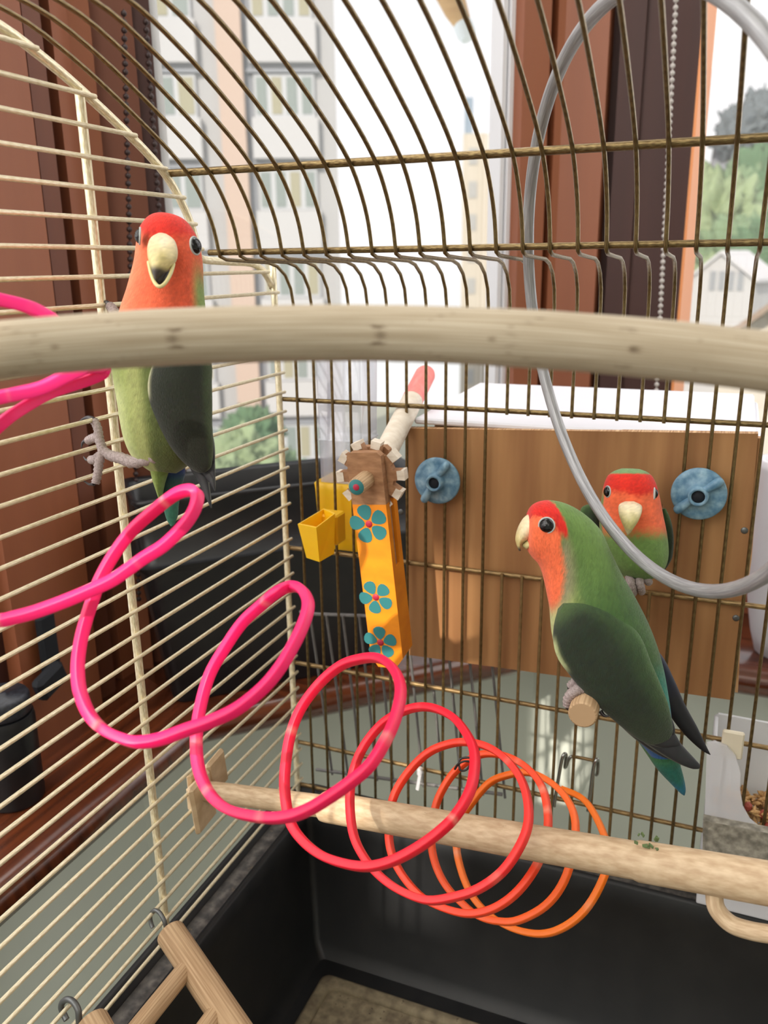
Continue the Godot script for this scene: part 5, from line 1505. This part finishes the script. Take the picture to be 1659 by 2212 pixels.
	claw(st, [Vector3(0.19662, -0.17489, 0.10988), Vector3(0.19622, -0.17641, 0.11053), Vector3(0.19672, -0.17775, 0.11075)], 0.0015)
	claw(st, [Vector3(0.21035, -0.18071, 0.11624), Vector3(0.21187, -0.18188, 0.11712), Vector3(0.21361, -0.18175, 0.11749), Vector3(0.21474, -0.18066, 0.11668)], 0.0010)
	obj("claw", finish(st, M.claw), ft)
	# 2: clinging to the left wires, facing the camera
	b = thing("lovebird", "lovebird clinging to the left wires, red face to the camera", "bird", "lovebirds in the cage")
	obj("body", loft_mesh([[Vector3(0.03044, 0.01911, 0.14328), Vector3(0.03429, 0.01835, 0.14195), 0.0030], [Vector3(0.0271, 0.01827, 0.14493), Vector3(0.03849, 0.01741, 0.14052), 0.0075], [Vector3(0.02505, 0.01652, 0.14632), Vector3(0.0409, 0.01561, 0.14011), 0.0105], [Vector3(0.02331, 0.01335, 0.14805), Vector3(0.04328, 0.01238, 0.14016), 0.0128], [Vector3(0.02263, 0.00981, 0.14945), Vector3(0.04501, 0.00881, 0.14059), 0.0140], [Vector3(0.02258, 0.0052, 0.15095), Vector3(0.04633, 0.00419, 0.14152), 0.0145], [Vector3(0.02236, 0.00059, 0.15251), Vector3(0.0473, -0.00044, 0.1426), 0.0145], [Vector3(0.02153, -0.0049, 0.1546), Vector3(0.04803, -0.00595, 0.14406), 0.0145], [Vector3(0.02056, -0.01056, 0.1568), Vector3(0.04894, -0.01164, 0.1455), 0.0150], [Vector3(0.01902, -0.01589, 0.15854), Vector3(0.04968, -0.017, 0.14631), 0.0160], [Vector3(0.01741, -0.02269, 0.16042), Vector3(0.05055, -0.02383, 0.14718), 0.0180], [Vector3(0.01649, -0.02988, 0.1621), Vector3(0.05145, -0.03105, 0.14812), 0.0195], [Vector3(0.01611, -0.03803, 0.16374), Vector3(0.05221, -0.03921, 0.1493), 0.0205], [Vector3(0.01712, -0.04625, 0.16483), Vector3(0.05263, -0.04742, 0.15063), 0.0205], [Vector3(0.01847, -0.05359, 0.16563), Vector3(0.05285, -0.05476, 0.15189), 0.0205], [Vector3(0.01965, -0.06097, 0.1665), Vector3(0.05255, -0.06212, 0.15337), 0.0200], [Vector3(0.02119, -0.06821, 0.16721), Vector3(0.05154, -0.06933, 0.15511), 0.0180], [Vector3(0.02377, -0.07438, 0.1673), Vector3(0.04822, -0.07542, 0.1576), 0.0145], [Vector3(0.02772, -0.07853, 0.16646), Vector3(0.0436, -0.07947, 0.16024), 0.0100], [Vector3(0.03076, -0.08082, 0.16564), Vector3(0.0405, -0.08167, 0.16192), 0.0060]], to_cam, 150, 96, "clinging", M.feather), b)
	obj("tail", loft_mesh([[Vector3(0.03134, -0.07887, 0.15838), Vector3(0.03984, -0.07824, 0.15469), 0.0040], [Vector3(0.03049, -0.0849, 0.15839), Vector3(0.03951, -0.08353, 0.15426), 0.0035], [Vector3(0.02992, -0.09193, 0.15861), Vector3(0.03724, -0.09109, 0.15534), 0.0030], [Vector3(0.0306, -0.09782, 0.15909), Vector3(0.03652, -0.09734, 0.1565), 0.0025], [Vector3(0.03177, -0.10319, 0.15919), Vector3(0.036, -0.10193, 0.15705), 0.0018], [Vector3(0.03369, -0.10603, 0.15931), Vector3(0.03491, -0.10549, 0.15864), 0.0006]], to_cam, 40, 24, "dark_tail", M.feather), b)
	obj("tail_covert", loft_mesh([[Vector3(0.02922, -0.07564, 0.16498), Vector3(0.04362, -0.07582, 0.15913), 0.0080], [Vector3(0.02997, -0.07915, 0.16466), Vector3(0.03808, -0.07926, 0.16137), 0.0070], [Vector3(0.03028, -0.08457, 0.16401), Vector3(0.03524, -0.08464, 0.162), 0.0050], [Vector3(0.03092, -0.08969, 0.16313), Vector3(0.03342, -0.08972, 0.16211), 0.0035], [Vector3(0.03175, -0.09366, 0.16292), Vector3(0.03264, -0.09367, 0.16256), 0.0012]], to_cam, 30, 24, "covert", M.feather), b)
	for q: Array in [[[Vector3(0.04561, -0.07382, 0.16331), Vector3(0.05339, -0.07392, 0.16014), 0.0015], [Vector3(0.04909, -0.07923, 0.16361), Vector3(0.05514, -0.07931, 0.16115), 0.0015], [Vector3(0.05274, -0.08465, 0.16383), Vector3(0.05649, -0.08416, 0.16214), 0.0012], [Vector3(0.0561, -0.0906, 0.16435), Vector3(0.05778, -0.09008, 0.1635), 0.0010], [Vector3(0.05802, -0.0942, 0.16471), Vector3(0.05852, -0.09403, 0.16445), 0.0004]], [[Vector3(0.04908, -0.07353, 0.16348), Vector3(0.05717, -0.07185, 0.15962), 0.0015], [Vector3(0.05262, -0.07803, 0.16346), Vector3(0.05848, -0.07632, 0.16051), 0.0015], [Vector3(0.05577, -0.08199, 0.16343), Vector3(0.05921, -0.08025, 0.16146), 0.0012], [Vector3(0.05813, -0.08487, 0.16338), Vector3(0.05974, -0.08382, 0.16239), 0.0010], [Vector3(0.05957, -0.0872, 0.16354), Vector3(0.05989, -0.08703, 0.16335), 0.0004]], [[Vector3(0.05043, -0.07243, 0.1637), Vector3(0.05781, -0.06897, 0.15957), 0.0013], [Vector3(0.05447, -0.07675, 0.16342), Vector3(0.05892, -0.07325, 0.16048), 0.0013], [Vector3(0.05753, -0.07999, 0.1632), Vector3(0.05948, -0.07717, 0.1615), 0.0010], [Vector3(0.0595, -0.0825, 0.16319), Vector3(0.05991, -0.08144, 0.16268), 0.0004]], [[Vector3(0.05526, -0.06312, 0.16157), Vector3(0.05791, -0.06228, 0.16022), 0.0013], [Vector3(0.05716, -0.06844, 0.16249), Vector3(0.05963, -0.06759, 0.1612), 0.0013], [Vector3(0.05879, -0.07287, 0.16323), Vector3(0.06041, -0.07201, 0.16229), 0.0010], [Vector3(0.06012, -0.07588, 0.16365), Vector3(0.06059, -0.07554, 0.16334), 0.0004]]]:
		obj("flight_feather", loft_mesh(q, to_cam, 24, 16, "quill", M.quill), b)
	obj("wing", loft_mesh([[Vector3(0.04078, -0.02901, 0.16566), Vector3(0.05399, -0.02815, 0.15996), 0.0040], [Vector3(0.03964, -0.03622, 0.17011), Vector3(0.0606, -0.03564, 0.16132), 0.0085], [Vector3(0.03892, -0.04392, 0.17286), Vector3(0.06176, -0.04388, 0.16347), 0.0100], [Vector3(0.03967, -0.0513, 0.17378), Vector3(0.06208, -0.05124, 0.16456), 0.0100], [Vector3(0.04232, -0.05917, 0.17351), Vector3(0.06199, -0.05908, 0.16541), 0.0090], [Vector3(0.04547, -0.06654, 0.17231), Vector3(0.06183, -0.06571, 0.16533), 0.0070], [Vector3(0.04864, -0.07317, 0.16974), Vector3(0.06071, -0.07192, 0.16439), 0.0050], [Vector3(0.05194, -0.07754, 0.16753), Vector3(0.05937, -0.07693, 0.16429), 0.0030], [Vector3(0.05461, -0.07958, 0.16596), Vector3(0.05697, -0.07926, 0.16489), 0.0008]], to_cam, 90, 56, "dark_wing", M.feather), b)
	obj("mouth", loft_mesh([[Vector3(0.04149, 0.00365, 0.16848), Vector3(0.05047, 0.00353, 0.16483), 0.0040], [Vector3(0.04413, -0.00018, 0.17199), Vector3(0.05208, -0.00028, 0.16876), 0.0045], [Vector3(0.04687, -0.00345, 0.17473), Vector3(0.0527, -0.00352, 0.17236), 0.0040], [Vector3(0.04902, -0.00588, 0.17631), Vector3(0.05263, -0.00593, 0.17484), 0.0025], [Vector3(0.05054, -0.00686, 0.17656), Vector3(0.05179, -0.00687, 0.17605), 0.0010]], to_cam, 16, 20, "", M.mouth), b)
	obj("lower_beak", tube_mesh(Array(spline([Vector3(0.04384, 0.00131, 0.1722), Vector3(0.04729, -0.00261, 0.17598), Vector3(0.05098, -0.00614, 0.17897), Vector3(0.05343, -0.00727, 0.17945), Vector3(0.05452, -0.00587, 0.17743), Vector3(0.05466, -0.00269, 0.17411), Vector3(0.0534, 0.00054, 0.17021)], 6)), 0.0007, M.beak_low, 10), b)
	obj("beak", loft_mesh([[Vector3(0.04007, 0.01144, 0.16037), Vector3(0.04367, 0.01123, 0.15896), 0.0020], [Vector3(0.04057, 0.00949, 0.1653), Vector3(0.04882, 0.00906, 0.16205), 0.0045], [Vector3(0.04251, 0.00642, 0.16999), Vector3(0.05262, 0.00547, 0.16614), 0.0060], [Vector3(0.04482, 0.00293, 0.17354), Vector3(0.05434, 0.00216, 0.16987), 0.0060], [Vector3(0.0472, -0.0005, 0.17557), Vector3(0.05352, -0.00107, 0.17315), 0.0050], [Vector3(0.04884, -0.00359, 0.17656), Vector3(0.05214, -0.00379, 0.17527), 0.0035], [Vector3(0.0495, -0.00587, 0.17667), Vector3(0.05091, -0.00589, 0.1761), 0.0020], [Vector3(0.04961, -0.00702, 0.17643), Vector3(0.05008, -0.00703, 0.17624), 0.0006]], to_cam, 40, 32, "beak", M.beak), b)
	eye(b, Vector3(0.0531, 0.00707, 0.15529), Vector3(0.99072, 0.10992, -0.03599), 0.0031)
	eye(b, Vector3(0.03343, 0.01088, 0.16215), Vector3(-0.7727, 0.1154, 0.61848), 0.0029)
	st = begin()
	var foot_pts := [[Vector3(0.03895, -0.07239, 0.17235), Vector3(0.02767, -0.07591, 0.17134), Vector3(0.02004, -0.07529, 0.16976), Vector3(0.01305, -0.07501, 0.16804), Vector3(0.00863, -0.07319, 0.16701)], [Vector3(0.00863, -0.07319, 0.16701), Vector3(0.0063, -0.06931, 0.16561), Vector3(0.00443, -0.06486, 0.16383), Vector3(0.00199, -0.06186, 0.16275)], [Vector3(0.00863, -0.07319, 0.16701), Vector3(0.00841, -0.07811, 0.1698), Vector3(0.009, -0.08228, 0.17202), Vector3(0.0085, -0.08612, 0.17345)], [Vector3(0.00644, -0.076, 0.16656), Vector3(0.00238, -0.07812, 0.16552), Vector3(-0.00045, -0.07854, 0.16456)], [Vector3(0.00361, -0.06896, 0.16322), Vector3(0.0001, -0.0697, 0.16264), Vector3(-0.00301, -0.07101, 0.16208)]]
	toe(st, foot_pts[0], 0.0027, 0.0019)
	for i in range(1, 5):
		toe(st, foot_pts[i], 0.0020, 0.0017)
	ft = obj("foot", finish(st, M.foot), b)
	st = begin()
	claw(st, [Vector3(0.00199, -0.06186, 0.16275), Vector3(-0.0008, -0.06089, 0.16246), Vector3(-0.00431, -0.06177, 0.16193), Vector3(-0.00654, -0.06305, 0.16212)], 0.0014)
	claw(st, [Vector3(0.00797, -0.08612, 0.17366), Vector3(0.00552, -0.08652, 0.17367), Vector3(0.00167, -0.08551, 0.17267)], 0.0010)
	claw(st, [Vector3(-0.00063, -0.07854, 0.16463), Vector3(-0.00297, -0.07873, 0.16453), Vector3(-0.00489, -0.07761, 0.16383)], 0.0009)
	claw(st, [Vector3(-0.00305, -0.07063, 0.16198), Vector3(-0.00564, -0.07194, 0.16233), Vector3(-0.00596, -0.0742, 0.16319)], 0.0012)
	obj("claw", finish(st, M.claw), ft)
	st = begin()
	toe(st, [Vector3(0.01276, -0.02291, 0.15267), Vector3(0.00892, -0.01934, 0.15086), Vector3(0.00606, -0.01703, 0.14904), Vector3(0.004, -0.01576, 0.14835)], 0.0022, 0.0018)
	ft = obj("foot", finish(st, M.foot), b)
	st = begin()
	claw(st, [Vector3(0.00435, -0.01577, 0.14821), Vector3(0.0021, -0.01449, 0.1476), Vector3(-0.00107, -0.01474, 0.14673), Vector3(-0.00257, -0.01589, 0.14658)], 0.0013)
	obj("claw", finish(st, M.claw), ft)
	# 3: looking out of the nest box
	b = thing("lovebird", "lovebird looking out of the nest box hole, green crown and red brow facing the camera", "bird", "lovebirds in the cage")
	obj("body", loft_mesh([[Vector3(0.20177, -0.09865, 0.02204), Vector3(0.21027, -0.0992, 0.01872), 0.0040], [Vector3(0.19852, -0.09992, 0.02378), Vector3(0.21336, -0.10055, 0.01789), 0.0080], [Vector3(0.1962, -0.10208, 0.02542), Vector3(0.2159, -0.10277, 0.01755), 0.0105], [Vector3(0.19507, -0.10556, 0.02699), Vector3(0.21794, -0.1063, 0.01783), 0.0122], [Vector3(0.19462, -0.10949, 0.02843), Vector3(0.21939, -0.11025, 0.0185), 0.0130], [Vector3(0.19446, -0.1143, 0.03002), Vector3(0.22093, -0.11508, 0.01941), 0.0133], [Vector3(0.19444, -0.12042, 0.03198), Vector3(0.2226, -0.12122, 0.02068), 0.0140], [Vector3(0.1951, -0.12699, 0.03381), Vector3(0.22453, -0.1278, 0.02199), 0.0150], [Vector3(0.1966, -0.13356, 0.03529), Vector3(0.22603, -0.13438, 0.02347), 0.0158], [Vector3(0.19912, -0.13971, 0.03622), Vector3(0.22664, -0.14051, 0.02517), 0.0160], [Vector3(0.20262, -0.14522, 0.03653), Vector3(0.2255, -0.14596, 0.02738), 0.0145], [Vector3(0.20725, -0.14922, 0.03591), Vector3(0.22251, -0.14985, 0.02985), 0.0095], [Vector3(0.21188, -0.15125, 0.03465), Vector3(0.2189, -0.15177, 0.03194), 0.0040]], to_cam, 110, 80, "nesting", M.feather), b)
	for q: Array in [[[Vector3(0.22166, -0.11914, 0.01646), Vector3(0.22332, -0.11872, 0.01564), 0.0030], [Vector3(0.22269, -0.12607, 0.01712), Vector3(0.226, -0.12501, 0.01542), 0.0060], [Vector3(0.22347, -0.13381, 0.01927), Vector3(0.22789, -0.13321, 0.01726), 0.0070], [Vector3(0.22338, -0.14154, 0.02177), Vector3(0.22851, -0.14161, 0.01968), 0.0060], [Vector3(0.22266, -0.14706, 0.02383), Vector3(0.22708, -0.14645, 0.02182), 0.0040], [Vector3(0.2226, -0.15081, 0.02504), Vector3(0.2247, -0.1504, 0.02405), 0.0010]], [[Vector3(0.19138, -0.11655, 0.02355), Vector3(0.19446, -0.11726, 0.02251), 0.0030], [Vector3(0.18443, -0.11925, 0.02502), Vector3(0.19341, -0.12272, 0.02243), 0.0050], [Vector3(0.18397, -0.12513, 0.02595), Vector3(0.1945, -0.13087, 0.02346), 0.0060], [Vector3(0.18638, -0.13188, 0.02712), Vector3(0.19702, -0.13874, 0.02493), 0.0060], [Vector3(0.19139, -0.13867, 0.02722), Vector3(0.20018, -0.14439, 0.02544), 0.0040], [Vector3(0.19802, -0.14436, 0.02632), Vector3(0.20173, -0.14687, 0.02559), 0.0010]]]:
		obj("wing", loft_mesh(q, to_cam, 40, 32, "wing", M.feather), b)
	obj("beak", loft_mesh([[Vector3(0.20653, -0.1101, 0.04064), Vector3(0.2104, -0.11015, 0.03906), 0.0020], [Vector3(0.20455, -0.11071, 0.04503), Vector3(0.2141, -0.11126, 0.04128), 0.0045], [Vector3(0.20501, -0.1132, 0.04901), Vector3(0.21468, -0.11374, 0.04521), 0.0055], [Vector3(0.20659, -0.11637, 0.05163), Vector3(0.21364, -0.11708, 0.04896), 0.0050], [Vector3(0.20837, -0.11954, 0.05247), Vector3(0.212, -0.12, 0.05113), 0.0035], [Vector3(0.20932, -0.12177, 0.05223), Vector3(0.21094, -0.122, 0.05164), 0.0018], [Vector3(0.20978, -0.12297, 0.05186), Vector3(0.21038, -0.12297, 0.05161), 0.0005]], to_cam, 32, 28, "beak_pale", M.beak), b)
	eye(b, Vector3(0.19891, -0.10479, 0.04545), Vector3(-0.81116, 0.07949, 0.5781), 0.0025)
	eye(b, Vector3(0.21922, -0.10588, 0.03746), Vector3(0.98598, 0.05631, -0.15219), 0.0025)
	for q: Array in [[Vector3(0.21076, -0.14872, 0.036), Vector3(0.21202, -0.1498, 0.04259), Vector3(0.21309, -0.15341, 0.04217), Vector3(0.21338, -0.15687, 0.03865)], [Vector3(0.21455, -0.14877, 0.03446), Vector3(0.21597, -0.14985, 0.04099), Vector3(0.21677, -0.15281, 0.04047), Vector3(0.21709, -0.15627, 0.03693)], [Vector3(0.21757, -0.14852, 0.03201), Vector3(0.21877, -0.1489, 0.03728), Vector3(0.22006, -0.15138, 0.03528)]]:
		st = begin()
		toe(st, q, 0.0023, 0.0018)
		obj("toe", finish(st, M.foot), b)
